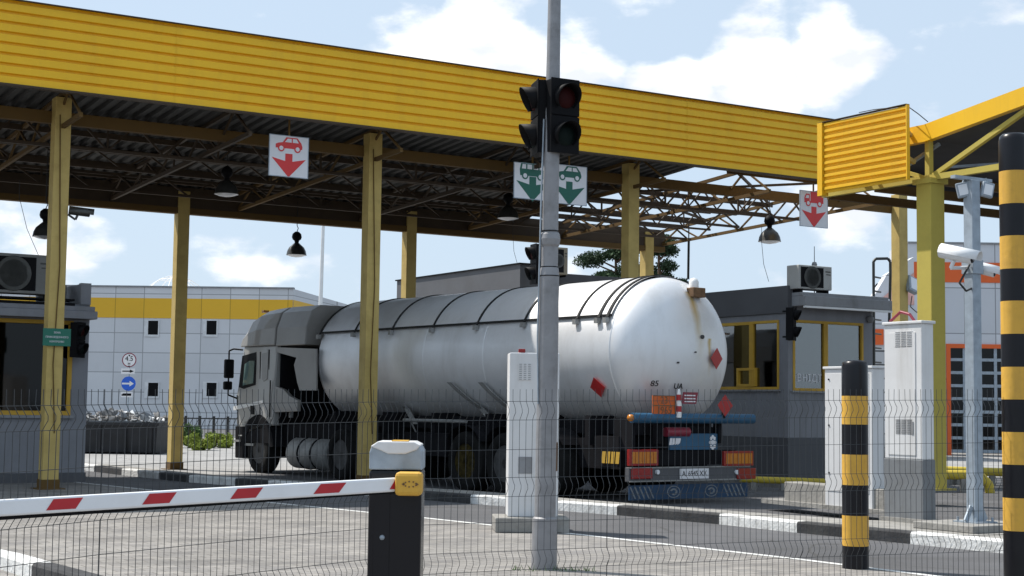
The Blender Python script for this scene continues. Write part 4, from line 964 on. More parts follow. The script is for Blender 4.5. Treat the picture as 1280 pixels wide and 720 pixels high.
# wheel arch
mb = MB(); n_ = 14; vs = []
for i in range(n_ + 1):
    a_ = R(5 + 170 * i / n_)
    for rr, yy in ((.56, hw + .03), (.72, hw + .03), (.56, .85), (.72, .85)): vs.append((xf + rr * math.cos(a_), yy, .50 + rr * math.sin(a_) * .95))
fs = []
for i in range(n_):
    o = 4 * i; fs += [(o, o + 1, o + 5, o + 4), (o + 1, o + 3, o + 7, o + 5), (o + 2, o, o + 4, o + 6)]
mb.add(vs, fs); mb.build('wheel_arch', M['chassis'], tr)
mb = MB(); mb.prism([(xf + .60 * math.cos(R(180 * i / 14)), .62 + .58 * math.sin(R(180 * i / 14))) for i in range(15)], hw - .02, hw + .012); mb.build('arch_dark_fill', M['chassis'], tr)  # flat dark plate over the cab side, standing in for the arch's shaded hollow
# sleeper roof
XT = TF.loc(424, 386, 1, .9).x
def roof_sec(x, zt, w_, zb=zroof): return [(x, w_, zb), (x, w_ - .02, zb + (zt - zb) * .45), (x, w_ - .14, zb + (zt - zb) * .85), (x, w_ - .34, zt), (x, -w_ + .34, zt), (x, -w_ + .14, zb + (zt - zb) * .85), (x, -w_ + .02, zb + (zt - zb) * .45), (x, -w_, zb)]
xs = outline_front(zroof)
dz_ = ztop - zroof
secs = [roof_sec(xs + .02, zroof + .12, hw - .06), roof_sec(xs - .06, zroof + dz_ * .48, hw - .05), roof_sec(xs - .35, zroof + dz_ * .80, hw - .02), roof_sec(xs - .75, zroof + dz_ * .97, hw), roof_sec(xs - 1.1, ztop, hw), roof_sec(XC + .02, ztop + .02, hw)]
rfo = loft([list(reversed(s_)) for s_ in secs], 'cab_roof', M['cab'], .02)
XD = XC - 1.15
loft([list(reversed(roof_sec(XC - .01, ztop + .02, hw - .01, zroof - .02))), list(reversed(roof_sec(XD, ztop + .02, hw - .05, zroof - .02)))], 'roof_deflector', M['cab'], .02)
mb = MB(); mb.box(XC - .95, XC - .01, -hw, -hw + .04, 1.25, zroof - .02); mb.box(XC - 1.1, XC - .96, -1.0, -.6, .9, 2.6); mb.build('side_deflector', M['cab'], tr)
mb = MB(); mb.prism([(XC - .01, 1.25), (XC - .01, 1.78), (XC - .35, 1.72), (XC - .62, 1.58), (XC - .95, 1.50), (XC - .95, 1.28)], hw - .10, hw - .02); mb.build('side_fairing', M['cab'], tr, bevel=.01)
mb = MB(); mb.prism([(p_.x, p_.z) for p_ in (TF.loc(371, 447, 1, hw - .06), TF.loc(368, 456, 1, hw - .06), TF.loc(372, 478, 1, hw - .06), TF.loc(375, 488, 1, hw - .06), TF.loc(396, 488, 1, hw - .06), TF.loc(396, 436, 1, hw - .06), TF.loc(345, 434, 1, hw - .06), TF.loc(345, 440, 1, hw - .06))], hw - .08, hw - .05); mb.build('side_deflector', M['cab'], tr)
mb = MB(); mb.box(XC - .06, XC - .02, -1.1, 1.1, 1.0, zroof); mb.tube((XC - .45, -.1, .9), (XC - .45, -.1, 2.9), .08); mb.build('rear_wall', M['chassis'], tr)
mb = MB(); mb.tube((XC - .35, 1.0, 1.15), (XC - .35, 1.0, 1.5), .05); mb.build('snorkel', M['alu'], tr)
# door: window, pillar panel, handle, step
def side_pt(px, py, y=hw): return TF.loc(px, py, 1, y)
ysd = hw - .03
def side_poly(pts, y, name, m, parent, th=.012):
    mb = MB(); P = [side_pt(a, b, y) for a, b in pts]; mb.prism([(p.x, p.z) for p in P], y, y + th); return mb.build(name, m, parent)
def yz(z): return hw - .06 * max(0, (z - 1.62) / (zroof - 1.62))
def side_plate(pts, dy, name, m, parent):
    mb = MB(); P = []
    for a, b in pts:
        q = side_pt(a, b, hw); q = side_pt(a, b, yz(q.z)); P.append((q.x, yz(q.z), q.z))
    n_ = len(P); ar = sum(P[i][0] * P[(i + 1) % n_][2] - P[(i + 1) % n_][0] * P[i][2] for i in range(n_))
    if ar > 0: P = P[::-1]
    vs = [(x, y + dy, z) for x, y, z in P] + [(x, y - .004, z) for x, y, z in P]
    mb.add(vs, [tuple(range(n_)), tuple(reversed(range(n_, 2 * n_)))] + [(i, n_ + i, n_ + (i + 1) % n_, (i + 1) % n_) for i in range(n_)]); return mb.build(name, m, parent)
dr = side_plate([(296.5, 496), (298, 545), (336, 545), (335, 437), (306, 440)], .008, 'door', M['cablight'], tr)
side_plate([(299, 484), (303.5, 445), (321, 440), (319.5, 481), (305, 486)], .014, 'window_frame', M['black'], dr)
side_plate([(304.5, 482), (307, 455), (313, 451), (319, 451), (317.5, 479)], .022, 'window', M['glasscab'], dr)
side_plate([(328, 442), (336, 440), (334.5, 474), (330, 477), (328, 474)], .012, 'side_panel', M['cab'], tr)
side_plate([(314, 507), (318, 507), (318, 518), (314, 518)], .022, 'handle', M['black'], dr)
side_plate([(292.5, 508), (330, 500), (330, 504), (292.5, 513)], .016, 'crease', M['white'], dr)
side_plate([(306, 527), (339, 524), (338, 534), (308, 540)], .012, 'sill', M['cab'], tr)
side_plate([(296.3, 494), (297.2, 494), (298.7, 546), (297.8, 546)], .012, 'door_seam', M['black'], dr)
side_plate([(336.2, 437), (337.2, 437), (337.8, 545), (336.8, 545)], .012, 'door_seam', M['black'], dr)
side_plate([(325.5, 440), (326.3, 440), (325.6, 524), (324.8, 524)], .0125, 'door_seam', M['black'], dr)
mb = MB(); mb.box(XF - .95, XF - .55, hw - .02, hw + .015, .55, .60); mb.box(XF - .40, XF - .10, hw - .02, hw + .03, .62, .66); mb.build('step', M['alu'], tr)
mb = MB(); mb.tube((XC + .12, hw + .02, 1.15), (XC + .12, hw + .02, 1.9), .014, .014, 8); mb.build('grab_rail', M['black'], tr)
for k in (-1, 1):
    mb = MB(); mb.box(xs - .34, xs - .24, k * .75 - .06, k * .75 + .06, ztop - .03, ztop + .02); mb.build('roof_lamp', M['lamp_a'], rfo)
# mirrors
mb = MB(); A1 = side_pt(289, 461, hw + .12); 
mb.box(XF - .12, XF + .00, hw + .06, hw + .26, A1.z - .20, A1.z + .20); mr_ = mb.build('mirror', M['black'], tr, bevel=.03)
A2 = side_pt(286.5, 482, hw + .15); mb = MB(); mb.box(XF - .10, XF + .02, hw + .08, hw + .26, A2.z - .09, A2.z + .09); mb.build('mirror', M['black'], tr, bevel=.03)
mb = MB(); mb.path([(XF - .30, hw - .03, A1.z + .40), (XF - .10, hw + .08, A1.z + .42), (XF - .05, hw + .16, A1.z + .38), (XF - .05, hw + .16, A1.z - .55), (XF - .10, hw - .02, A1.z - .62)], .018, 8); mb.build('mirror_arm', M['black'], tr)
mb = MB(); mb.box(XF - .06, XF, -hw - .26, -hw - .06, A1.z - .2, A1.z + .2); mb.build('mirror', M['black'], tr, bevel=.03)
ws = MB(); z1, z2 = 1.75, zroof - .08
ws.add([(outline_front(z1) + .012, .98, z1), (outline_front(z1) + .012, -.98, z1), (outline_front(z2) + .012, -.95, z2), (outline_front(z2) + .012, .95, z2)], [(0, 1, 2, 3)]); ws.build('windscreen', M['glassd'], tr)
mb = MB(); mb.box(XF + .0, XF + .045, -.9, .9, 1.05, 1.5); mb.build('grille', M['black'], tr)
for sd in (1, -1):
    mb = MB(); mb.box(XF - .05, XF + .055, sd * .98 - .17, sd * .98 + .17, .45, .68); mb.build('headlight', M['glassw'], tr, bevel=.02)

# ------------------------------------------------------------------ traffic lights
def traffic_light(label, loc, rz_, s=1.0, group=None, arm=None):
    t = thing('traffic_light', label, 'traffic light', loc, rz_, group)
    T = Matrix.Scale(s, 4)
    mb = MB(); mb.box(-.16, .16, 0, .17, -.38, .38, T=T); mb.box(-.17, .17, -.012, .0, -.39, -.005, T=T); mb.box(-.17, .17, -.012, .0, .005, .39, T=T)
    mb.build('housing', M['black'], t, bevel=.012)
    for k, z in enumerate((.195, -.195)):
        mb = MB(); mb.lathe([(.118, 0), (.11, .012), (.06, .03), (.001, .035)], 24, T=T @ T3(0, -.012, z) @ Matrix.Rotation(R(90), 4, 'X')); mb.build('lens', M['lens_r' if k == 0 else 'lens_g'], t)
        mb = MB(); n_ = 22; vs = []
        for i in range(n_ + 1):
            a_ = R(-50) + R(280) * i / n_; dep = .06 + .11 * max(0, math.sin(a_) * .6 + .4)
            for rr in (.135, .128):
                vs.append((rr * math.cos(a_), -.012, z + rr * math.sin(a_))); vs.append((rr * math.cos(a_), -dep, z + rr * math.sin(a_) - .01))
        fs = []
        for i in range(n_):
            o = 4 * i; fs += [(o, o + 4, o + 5, o + 1), (o + 2, o + 3, o + 7, o + 6), (o + 1, o + 5, o + 7, o + 3)]
        mb.add(vs, fs, 0, True, T); mb.build('visor', M['black'], t)
    mb = MB()
    q = Vector(arm if arm else (0, .30, 0))
    for z in (.30, -.30): mb.beam((0, .16 * s, z * s), (q.x, q.y, z * s), .04, .03)
    mb.build('bracket', M['black'], t)
    return t
PP = ground(680, 712)
YP = PP.y
def pole_at(py): return at(680 + (712 - py) * .0183, py, YP)
tp = pole_at(0)
pole = thing('street_pole', 'tall stepped grey steel pole carrying two traffic lights in front of the tanker', 'pole', PP)
mb = MB()
axs = lambda z: Vector((( tp.x - PP.x) * z / tp.z, 0, z))
def zz(py): return at(685, py, YP).z
prof = [(0.0, .112), (zz(648), .110), (zz(646), .093), (zz(345), .088), (zz(338), .083), (zz(334), .078)]
for (z0, r0), (z1, r1) in zip(prof[:-1], prof[1:]): mb.tube(axs(z0), axs(z1), r0, r1, 28, cap=False)
mb.tube(axs(0), axs(.01), .112, .112, 28)
mb.build('lower_shaft', M['pole'], pole)
mb = MB(); prof = [(zz(334), .074), (zz(309), .074), (zz(306), .085), (zz(299), .092), (zz(293), .085), (zz(290), .072), (zz(200), .070), (zz(100), .062), (zz(-60), .054)]
for (z0, r0), (z1, r1) in zip(prof[:-1], prof[1:]): mb.tube(axs(z0), axs(z1), r0, r1, 28, cap=False)
mb.build('upper_shaft', M['pole'], pole)
mb = MB()
for py in (334, 289, 345): q = axs(zz(py)); mb.lathe([(.092 if py == 345 else .08, -.004), (.092 if py == 345 else .08, .004)], 28, T=Matrix.Translation(q))
mb.build('joint_ring', M['black'], pole)
mb = MB(); q = axs(zz(570)); mb.box(.085, .10, -.02, .03, q.z - .13, q.z + .12, T=T3(q.x, 0, 0)); mb.build('access_tag', M['rust'], pole)
mb = MB(); mb.path([axs(zz(505)) + Vector((-.08, -.05, 0)), axs(zz(420)) + Vector((-.095, -.04, 0)), axs(zz(330)) + Vector((-.09, -.04, 0)), axs(zz(240)) + Vector((-.085, -.03, 0)), axs(zz(150)) + Vector((-.075, -.04, 0))], .008, 6); mb.build('cable', M['galv'], pole)
tlr = at(706, 145, YP - .05); tll = at(669, 148, YP + .10)
traffic_light('black two lamp traffic light on the right side of the tall grey pole', tlr, R(28), .86, 'traffic lights on the tall pole', arm=(-.13, .10))
traffic_light('black two lamp traffic light turned away on the left of the tall grey pole', tll, R(-78), .86, 'traffic lights on the tall pole', arm=(.0, .14))

# ------------------------------------------------------------------ bollards
def bollard(label, px, py_base, py_top, depth, bands, r, group):
    base = ground(px, py_base) if depth is None else at(px, 500, depth); base.z = 0
    t = thing('bollard', label, 'bollard', base, 0, group)
    Yb = base.y; zs = [at(px, b, Yb).z for b in bands]; zt_ = at(px, py_top, Yb).z
    # bands from top to bottom, first black
    mb = MB(); k = 0; prev = zt_
    dome = [(r, zs[0]), (r, zt_ - .06), (r * .93, zt_ - .025), (r * .75, zt_ - .006), (.001, zt_)]
    mb.lathe(dome, 36, mi=0)
    mis = 1
    for a, b in zip(zs[:-1], zs[1:]): mb.lathe([(r, max(b, 0)), (r, a)], 36, mi=mis); mis = 1 - mis
    mb.build('post', [M['pblack'], M['pyellow']], t)
    return t
bollard('shorter black and yellow banded bollard in front of the pale cabinets', 1069.5, 711, 450, None, (495, 530.5, 568, 606, 644, 682, 713), .118, 'black and yellow bollards')
bollard('tall black and yellow banded bollard at the right edge, taller than its neighbour', 1271, 0, 167, 12.6, (215, 256, 296, 337, 377, 418, 459, 499.5, 540, 580.5, 622, 663, 790), .120, 'black and yellow bollards')

# ------------------------------------------------------------------ cabinets
def cabinet(label, base, w_, d_, zt_, m='cabinet', base_h=0.0, vent=None, lamp=False, z0=0.12, rz_=A, group='roadside cabinets'):
    t = thing('electrical_cabinet', label, 'cabinet', base, rz_, group)
    mb = MB(); mb.box(0, w_, 0, d_, z0 + base_h, zt_); body = mb.build('body', M[m], t, bevel=.012)
    mb = MB(); mb.box(-.02, w_ + .02, -.02, d_ + .02, zt_, zt_ + .035); mb.build('roof', M[m], t, bevel=.008)
    if base_h > 0: mb = MB(); mb.box(-.008, w_ + .008, -.008, d_ + .008, z0, z0 + base_h); mb.build('plinth', M['greycab'], t, bevel=.008)
    return t, body
def left_vent(body, y0, y1, z0, z1, x=-.004, n=9):
    mb = MB(); mb.box(x - .004, x + .002, y0, y1, z0, z1); v = mb.build('vent', M['cabinet'], body)
    mb = MB(); h = (z1 - z0) / n
    for i in range(n):
        for k in range(3):
            w3 = (y1 - y0) / 3; mb.box(x - .007, x - .0041, y0 + w3 * k + .012, y0 + w3 * (k + 1) - .012, z0 + h * (i + .25), z0 + h * (i + .62))
    mb.build('louvre', M['cornice'], v)
# tall cabinet right: front corner at px 1153
cp = ground(1154, 655, .12); CB = Frame(cp.x, cp.y, 0, A)
dpt = CB.loc(1106, 560, 0, 0).y; wdt = CB.loc(1168, 560, 1, 0).x
ztc = CB.loc(1154, 404, 0, 0).z; zb_c = CB.loc(1154, 575, 0, 0).z
t, body = cabinet('tall white cabinet with grey lower part beside the camera pole', (cp.x, cp.y, 0), wdt, dpt, ztc, base_h=zb_c - .12)
left_vent(body, CB.loc(1141, 420, 0, 0).y, CB.loc(1119, 420, 0, 0).y, CB.loc(1130, 434, 0, 0).z, CB.loc(1130, 414, 0, 0).z)
left_vent(body, CB.loc(1141, 530, 0, 0).y, CB.loc(1120, 530, 0, 0).y, CB.loc(1130, 543, 0, 0).z, CB.loc(1130, 524, 0, 0).z)
mb = MB(); mb.box(-.05, wdt + .06, -.05, dpt + .05, .118, .17); mb.build('footing', M['concrete'], t)
mb = MB(); mb.path([(.1, .2, ztc + .03), (.1, .28, ztc + .12), (.12, .45, ztc + .16), (.1, .6, ztc + .05)], .018, 8); mb.build('conduit', M['maroon'], t)
mb = MB(); mb.box(-.008, 0, .10, dpt - .06, zb_c + .05, ztc - .10); mb.build('door', M['cabinet'], body)
mb = MB(); mb.box(-.014, -.0085, .13, .17, 1.15, 1.30); mb.build('handle', M['cornice'], body)
# second cabinet behind the small bollard
cp = ground(1091, 640, .12); CB2 = Frame(cp.x, cp.y, 0, A)
d2 = CB2.loc(1031, 560, 0, 0).y; z2_ = CB2.loc(1060, 461, 0, 0).z
t, body = cabinet('lower white cabinet behind the shorter bollard, without a grey base', (cp.x, cp.y, 0), .22, d2, z2_)
mb = MB(); mb.box(-.006, 0, .06, d2 - .05, .35, z2_ - .06); mb.build('door', M['cabinet'], body)
mb = MB()
for k in (.3, .62, .93): mb.lathe([(.012, 0), (.012, .01), (.001, .012)], 10, T=T3(-.006, d2 - .09, z2_ * k) @ Matrix.Rotation(R(-90), 4, 'Y'))
mb.build('lock', M['black'], body)
# cabinet behind the tall pole
cp = ground(638, 660, 0); cp = Vector((cp.x, 17.55, 0)); CB3 = Frame(cp.x, cp.y, 0, R(4))
zt3 = CB3.loc(660, 441, 1, 0).z; w3 = CB3.loc(699, 500, 1, 0).x
x0_ = CB3.loc(636.5, 500, 1, 0).x
t = thing('electrical_cabinet', 'slim white cabinet with red lamp on a concrete block behind the tall pole', 'cabinet', cp, R(4), 'roadside cabinets')
mb = MB(); mb.box(x0_, w3, 0, .38, .17, zt3); body = mb.build('body', M['cabinet'], t, bevel=.012)
mb = MB()
vx0, vx1 = CB3.loc(648, 460, 1, 0).x, CB3.loc(664.5, 460, 1, 0).x; vz0, vz1 = CB3.loc(655, 475, 1, 0).z, CB3.loc(655, 454, 1, 0).z
mb.box(vx0, vx1, -.008, 0, vz0, vz1); v_ = mb.build('vent', M['cabinet'], body)
mb = MB(); hh = (vz1 - vz0) / 9
for i in range(9):
    for k in range(3): ww = (vx1 - vx0) / 3; mb.box(vx0 + ww * k + .01, vx0 + ww * (k + 1) - .01, -.011, -.0081, vz0 + hh * (i + .25), vz0 + hh * (i + .6))
mb.build('louvre', M['cornice'], v_)
mb = MB(); q0 = CB3.loc(648.5, 438, 1, 0); q1 = CB3.loc(657, 438, 1, 0); mb.box(q0.x, q1.x, .02, .08, zt3, zt3 + .045); mb.build('lamp', M['lamp_r'], body, bevel=.008)
mb = MB(); mb.box(CB3.loc(648, 580, 1, 0).x, CB3.loc(665, 580, 1, 0).x, -.006, 0, CB3.loc(655, 592, 1, 0).z, CB3.loc(655, 571, 1, 0).z); mb.build('notice', M['cornice'], body)
mb = MB(); bx0 = CB3.loc(619, 655, 1, -.15).x; bx1 = CB3.loc(712, 655, 1, -.15).x; mb.box(bx0, bx1, -.17, .5, 0.006, .17); mb.build('plinth', M['concrete'], t, bevel=.012)

# camera pole
sp = ground(1219, 662, .12); sp.z = 0.12
spo = thing('camera_pole', 'square grey steel pole with cameras on a concrete pad at the right', 'pole', sp, A)
SP = Frame(sp.x, sp.y, .12, A)
zt_s = SP.loc(1218, 226, 1, 0).z
mb = MB(); mb.box(-.066, .066, -.066, .066, .09, zt_s); mb.build('shaft', M['galv'], spo, bevel=.008)
mb = MB(); mb.box(-.30, .30, -.035, .035, zt_s, zt_s + .035); mb.build('crossbar', M['galv'], spo)
mb = MB(); mb.box(-.5, .5, -.42, .45, .0, .08); mb.build('footing', M['concrete'], spo, bevel=.01)
mb = MB(); mb.box(-.17, .17, -.17, .17, .08, .095)
for a_ in (-1, 1):
    for b_ in (-1, 1): mb.tube((a_ * .13, b_ * .13, .09), (a_ * .13, b_ * .13, .14), .013)
mb.beam((-.08, -.02, .26), (-.17, -.02, .10), .02, .06); mb.beam((.08, 0, .26), (.17, 0, .10), .02, .06); mb.build('base_plate', M['galv'], spo)
zb_ = SP.loc(1218, 332, 1, 0).z
mb = MB(); mb.box(-.085, .085, -.085, .085, zb_ - .10, zb_ + .06); mb.build('clamp', M['galv'], spo, bevel=.006)
mb = MB(); mb.path([(-.1, -.05, zb_ - .0), (-.3, -.08, zb_ - .22), (-.16, -.05, zb_ - .30), (-.05, -.04, zb_ - .26)], .012, 6); mb.build('cable', M['cable'], spo)
for (px, side) in ((1203.5, -1), (1234, 1)):
    q = at(px, 237, sp.y - .02 * 0); 
    t = thing('pole_floodlight', ('left' if side < 0 else 'right') + ' small floodlight under the crossbar of the camera pole', 'floodlight', q, R(10 * side), 'floodlights on the camera pole')
    mb = MB(); mb.box(-.07, .07, -.03, .03, -.09, .08, T=Matrix.Rotation(R(12 * side), 4, 'Y')); mb.build('housing', M['galv'], t, bevel=.01)
    mb = MB(); mb.box(-.05, .05, -.034, -.0305, -.065, .055, T=Matrix.Rotation(R(12 * side), 4, 'Y')); mb.build('lens', M['glassw'], t)
    mb = MB(); mb.tube((0, 0, .07), (-side * .02, 0, .13), .012); mb.build('bracket', M['galv'], t)
q = at(1196, 318, sp.y - .18); cctv('large white camera on the left of the camera pole, aimed right', q, R(52), 1.15, -14, (.27, -.08, -.13))
q = at(1227, 336, sp.y + .10); cctv('smaller white camera on the right of the camera pole', q, R(58), .95, -16, (-.12, .03, -.12))

# floodlight and cameras on columns and booths
q = CF.w(colx[3][0] + .22, -.16, CF.loc(1137, 356, 1, -.16).z)
t = thing('wall_floodlight', 'grey floodlight clamped to the farther yellow column', 'floodlight', q, A)
mb = MB(); mb.box(-.14, .14, -.06, .06, -.2, .2, T=Matrix.Rotation(R(18), 4, 'Y') @ Matrix.Rotation(R(-20), 4, 'X')); mb.build('housing', M['galv'], t, bevel=.02)
mb = MB(); mb.box(-.10, .10, -.07, -.061, -.15, .15, T=Matrix.Rotation(R(18), 4, 'Y') @ Matrix.Rotation(R(-20), 4, 'X')); mb.build('lens', M['glassw'], t)
mb = MB(); mb.tube((0, .02, -.1), (-.2, .1, -.2), .025); mb.path([(0, 0, -.25), (-.05, 0, -.5), (.15, 0, -.62), (.3, 0, -.5)], .012, 6); mb.build('bracket', M['shade'], t)
q = CF.w(0.30, -.18, CF.loc(88, 264, 1, -.18).z); cctv('dark camera near the top of the leftmost column', q, A + R(75), 1.0, -5, (-.0, .18, -.05), m='shade')

# green board on the column
q0 = CF.loc(54, 410, 1, -.17); q1 = CF.loc(88, 433, 1, -.17)
t = thing('notice_board', 'small green board with white lettering on the leftmost column', 'sign', CF.w((q0.x + q1.x) / 2, -.17, (q0.z + q1.z) / 2), A)
w2 = (q1.x - q0.x) / 2; h2 = (q0.z - q1.z) / 2
mb = MB(); mb.box(-w2, w2, -.005, .005, -h2, h2); bd = mb.build('board', M['board'], t)
mb = MB()
for txt, z in (('ЗОНА', h2 * .52), ('ПРИКОРДОННОГО', 0), ('КОНТРОЛЮ', -h2 * .52)):
    vs, fs = text_geo(txt, h2 * .30, spacing=.9); mb.add(vs, fs, T=T3(0, -.008, z) @ FACE_MY)
mb.build('lettering', M['signwhite'], bd)
mb = MB(); mb.box(-.1, .1, .005, .035, -.03, .03); mb.build('bracket', M['galv'], t)

# ------------------------------------------------------------------ air conditioners
def aircon(label, loc, rz_, w_, d_, h_, group='air conditioners on the booth roofs'):
    t = thing('air_conditioner', label, 'air conditioner', loc, rz_, group)
    mb = MB(); mb.box(0, w_, 0, d_, .06, h_); mb.build('case', M['ac'], t, bevel=.015)
    cx_ = w_ * .42; r = min(h_ * .40, w_ * .36)
    mb = MB(); mb.box(w_ * .06, w_ * .74, -.004, 0, .06 + h_ * .07, h_ * .93); f = mb.build('fan_opening', M['black'], t)
    mb = MB()
    TTa = T3(cx_ * .96, -.006, .03 + h_ / 2) @ Matrix.Rotation(R(90), 4, 'X')
    for k in range(1, 6): rr = r * k / 5; mb.lathe([(rr, 0), (rr + .006, .004), (rr, .008)], 28, T=TTa)
    for k in range(8): a_ = math.pi * k / 8; mb.beam((cx_ * .96 - r * math.cos(a_), -.01, .03 + h_ / 2 - r * math.sin(a_)), (cx_ * .96 + r * math.cos(a_), -.01, .03 + h_ / 2 + r * math.sin(a_)), .004, .004)
    mb.build('fan_grille', M['shade'], f)
    mb = MB(); mb.box(w_ * .08, w_ * .14, .02, d_ - .02, 0, .06); mb.box(w_ * .86, w_ * .92, .02, d_ - .02, 0, .06); mb.build('foot', M['black'], t)
    mb = MB(); mb.box(w_ * .80, w_ * .95, -.005, 0, h_ * .78, h_ * .82); mb.box(w_ * .82, w_ * .95, -.005, 0, h_ * .68, h_ * .71); mb.build('badge', M['shade'], t)
    return t

# ------------------------------------------------------------------ right booth
bt = thing('inspection_booth', 'grey inspection booth with yellow window frames right of the tank, beside the cabinets', 'booth', BF.o, A)
zb1 = BF.loc(985, 357, 0, 0).z; zwT = BF.loc(940, 402, 0, 0).z; zwB = BF.loc(940, 487, 0, 0).z
bw = BF.loc(1091, 500, 1, 0).x; bd_ = 7.0
yL0 = BF.loc(974, 450, 0, 0).y; yLm0 = BF.loc(939.5, 450, 0, 0).y; yL1 = BF.loc(880, 450, 0, 0).y
xF0 = BF.loc(991, 450, 1, 0).x; xFm = BF.loc(1032, 450, 1, 0).x; xF1 = BF.loc(1079, 450, 1, 0).x
print('booth', zb1, zwT, zwB, bw, yL0, yLm0, yL1, xF0, xFm, xF1)
zf0 = .14
zp = BF.loc(985, 547, 0, 0).z
mb = MB()
# left wall (x=0) with window strip hole from yL0..5.6
ye_ = yL1 + .6
mb.box(0, .12, 0, bd_, zp, zwB); mb.box(0, .12, 0, bd_, zwT, zb1); mb.box(0, .12, 0, yL0, zwB, zwT); mb.box(0, .12, ye_, bd_, zwB, zwT)
# front wall (y=0)
mb.box(.12, bw, 0, .12, zp, zwB - .02); mb.box(.12, xF0, 0, .12, zwB - .02, zwT); mb.box(xF1, bw, 0, .12, zwB - .02, zwT); mb.box(.12, bw, 0, .12, zwT, zb1 - .35)
mb.box(bw - .12, bw, .12, bd_, zp, zb1 - .35); mb.box(.12, bw - .12, bd_ - .12, bd_, zp, zb1 - .35)
mb.build('wall', M['booth'], bt)
mb = MB(); mb.box(-.03, bw + .03, -.03, bd_ + .03, zf0 - .005, zp); mb.build('plinth', M['boothd'], bt, bevel=.01)
mb = MB(); mb.box(-.05, .2, -.04, bd_ + .05, zb1 - .72 + .2, zb1); mb.box(.2, bw + .05, bd_ - .2, bd_ + .05, zb1 - .5, zb1); 
mb.build('parapet', M['boothd'], bt, bevel=.01)
zc1 = BF.loc(1000, 383, 1, -.25).z; 
mb = MB(); mb.box(.06, bw + .12, -.42, -.0, zc1 + .01, zc1 + .20); mb.box(.06, bw + .10, -.34, -.0, zc1 + .2, zc1 + .27); mb.build('cornice', M['cornice'], bt, bevel=.01)
mb = MB(); mb.box(.06, bw + .12, -.425, -.36, zc1 - .03, zc1 + .008); mb.build('cornice_edge', M['white'], bt)
mb = MB(); mb.box(.25, bw + .05, 1.2, 1.35, zb1 - .4, zb1 - .02); mb.build('rear_parapet', M['boothd'], bt)
mb = MB(); mb.box(.12, bw - .12, .12, bd_ - .12, zb1 - .5, zb1 - .42); mb.build('ceiling', M['cornice'], bt)
mb = MB(); mb.box(.12, bw - .12, .12, bd_ - .12, zf0, .3); mb.box(.9, 1.5, 1.2, 1.6, .3, 1.15); mb.box(.3, .55, .8, 3.6, .95, 1.0); mb.build('interior', M['boothd'], bt)
for (y0_, y1_, zb__) in ((yL0 + .1, yLm0 - .06, zwT - .42), (yLm0 + .5, yLm0 + 1.3, zwT - .30)):
    mb = MB()
    for k in range(int((zwT - zb__) / .035)): z_ = zb__ + k * .035; mb.hexa([(.16, y0_, z_), (.185, y0_, z_ + .012), (.185, y1_, z_ + .012), (.16, y1_, z_), (.16, y0_, z_ + .004), (.185, y0_, z_ + .016), (.185, y1_, z_ + .016), (.16, y1_, z_ + .004)])
    mb.build('blind', M['cornice'], bt)
mb = MB(); mb.box(.4, .8, 1.5, 1.9, .3, 1.35); mb.box(1.2, 1.9, bd_ - .3, bd_ - .14, .3, 2.1); mb.build('furniture', M['rust'], bt)
mb = MB(); mb.box(.35, .38, yLm0 + .2, yLm0 + .7, 1.0, 1.45); mb.box(.34, .36, yL0 + .2, yL0 + .6, 1.0, 1.5); mb.build('monitor', M['white'], bt)
def win(parent, ax_, c0, c1, z0, z1, t=.06, sub=True, vent=None):
    """framed window in a wall: ax_ 'x' = wall plane x=0 (runs along y), 'y' = wall plane y=0 (runs along x)"""
    def bx(a0, a1, z0_, z1_, d0, d1):
        mb_.box(*( (d0, d1, a0, a1, z0_, z1_) if ax_ == 'x' else (a0, a1, d0, d1, z0_, z1_)))
    mb_ = MB()
    bx(c0, c1, z0, z0 + t, -.015, .07); bx(c0, c1, z1 - t, z1, -.015, .07); bx(c0, c0 + t, z0 + t, z1 - t, -.013, .07); bx(c1 - t, c1, z0 + t, z1 - t, -.013, .07)
    if vent: bx(vent[0], vent[1], z0 + t, z0 + t + vent[2], -.02, .06)
    fr = mb_.build('window', M['frame'], parent)
    mb_ = MB(); bx(c0 + t, c1 - t, z0 + t, z1 - t, .03, .036); mb_.build('pane', M['glass'], fr)
    mb_ = MB(); bx(c0 - .05, c1 + .05, z0 - .035, z0 - .002, -.05, .0); mb_.build('sill', M['cornice'], fr)
    return fr
win(bt, 'x', yL0, yLm0, zwB, zwT, .05)
v0 = BF.loc(945, 470, 0, 0).y; v1 = BF.loc(922, 470, 0, 0).y
w1 = win(bt, 'x', yLm0 + .003, ye_ , zwB, zwT, .06)
mb = MB(); zz1 = BF.loc(935, 460, 0, 0).z
for q in ((v0, v0 + .05), (v1 - .05, v1)): mb.box(-.03, .05, q[0], q[1], zwB + .06, zz1)
mb.box(-.03, .05, v0 + .05, v1 - .05, zz1 - .05, zz1); mb.box(-.03, .05, v0 + .05, v1 - .05, zwB + .06, zwB + .11); mb.build('service_hatch', M['frame'], w1)
w2_ = win(bt, 'y', xF0, xFm, zwB - .02, zwT, .05); win(bt, 'y', xFm + .003, xF1, zwB - .02, zwT, .05)
mb = MB(); mb.box(xF0 + .05, xFm - .05, .05, .06, zwB + .03, BF.loc(1010, 457, 1, .05).z); mb.build('dark_board', M['black'], w2_)
vs, fs = text_geo('ВНІДТ', .19, spacing=1.05); q = BF.loc(1012, 473, 1, -.002)
mb = MB(); mb.add(vs, fs, T=T3(q.x + .02, .024, q.z) @ FACE_MY); mb.build('lettering', M['signwhite'], w2_)
q = BF.loc(985, 377, 1, -.1)
p = BF.w(.02, -.28, zc1 + .275); aircon('beige air conditioner with fan on the right booth roof beside an antenna', p, A, .84, .34, BF.loc(1000, 337, 1, -.1).z - zc1 - .2)
p = BF.w(BF.loc(1018, 340, 1, .3).x, .3, zb1 - .45)
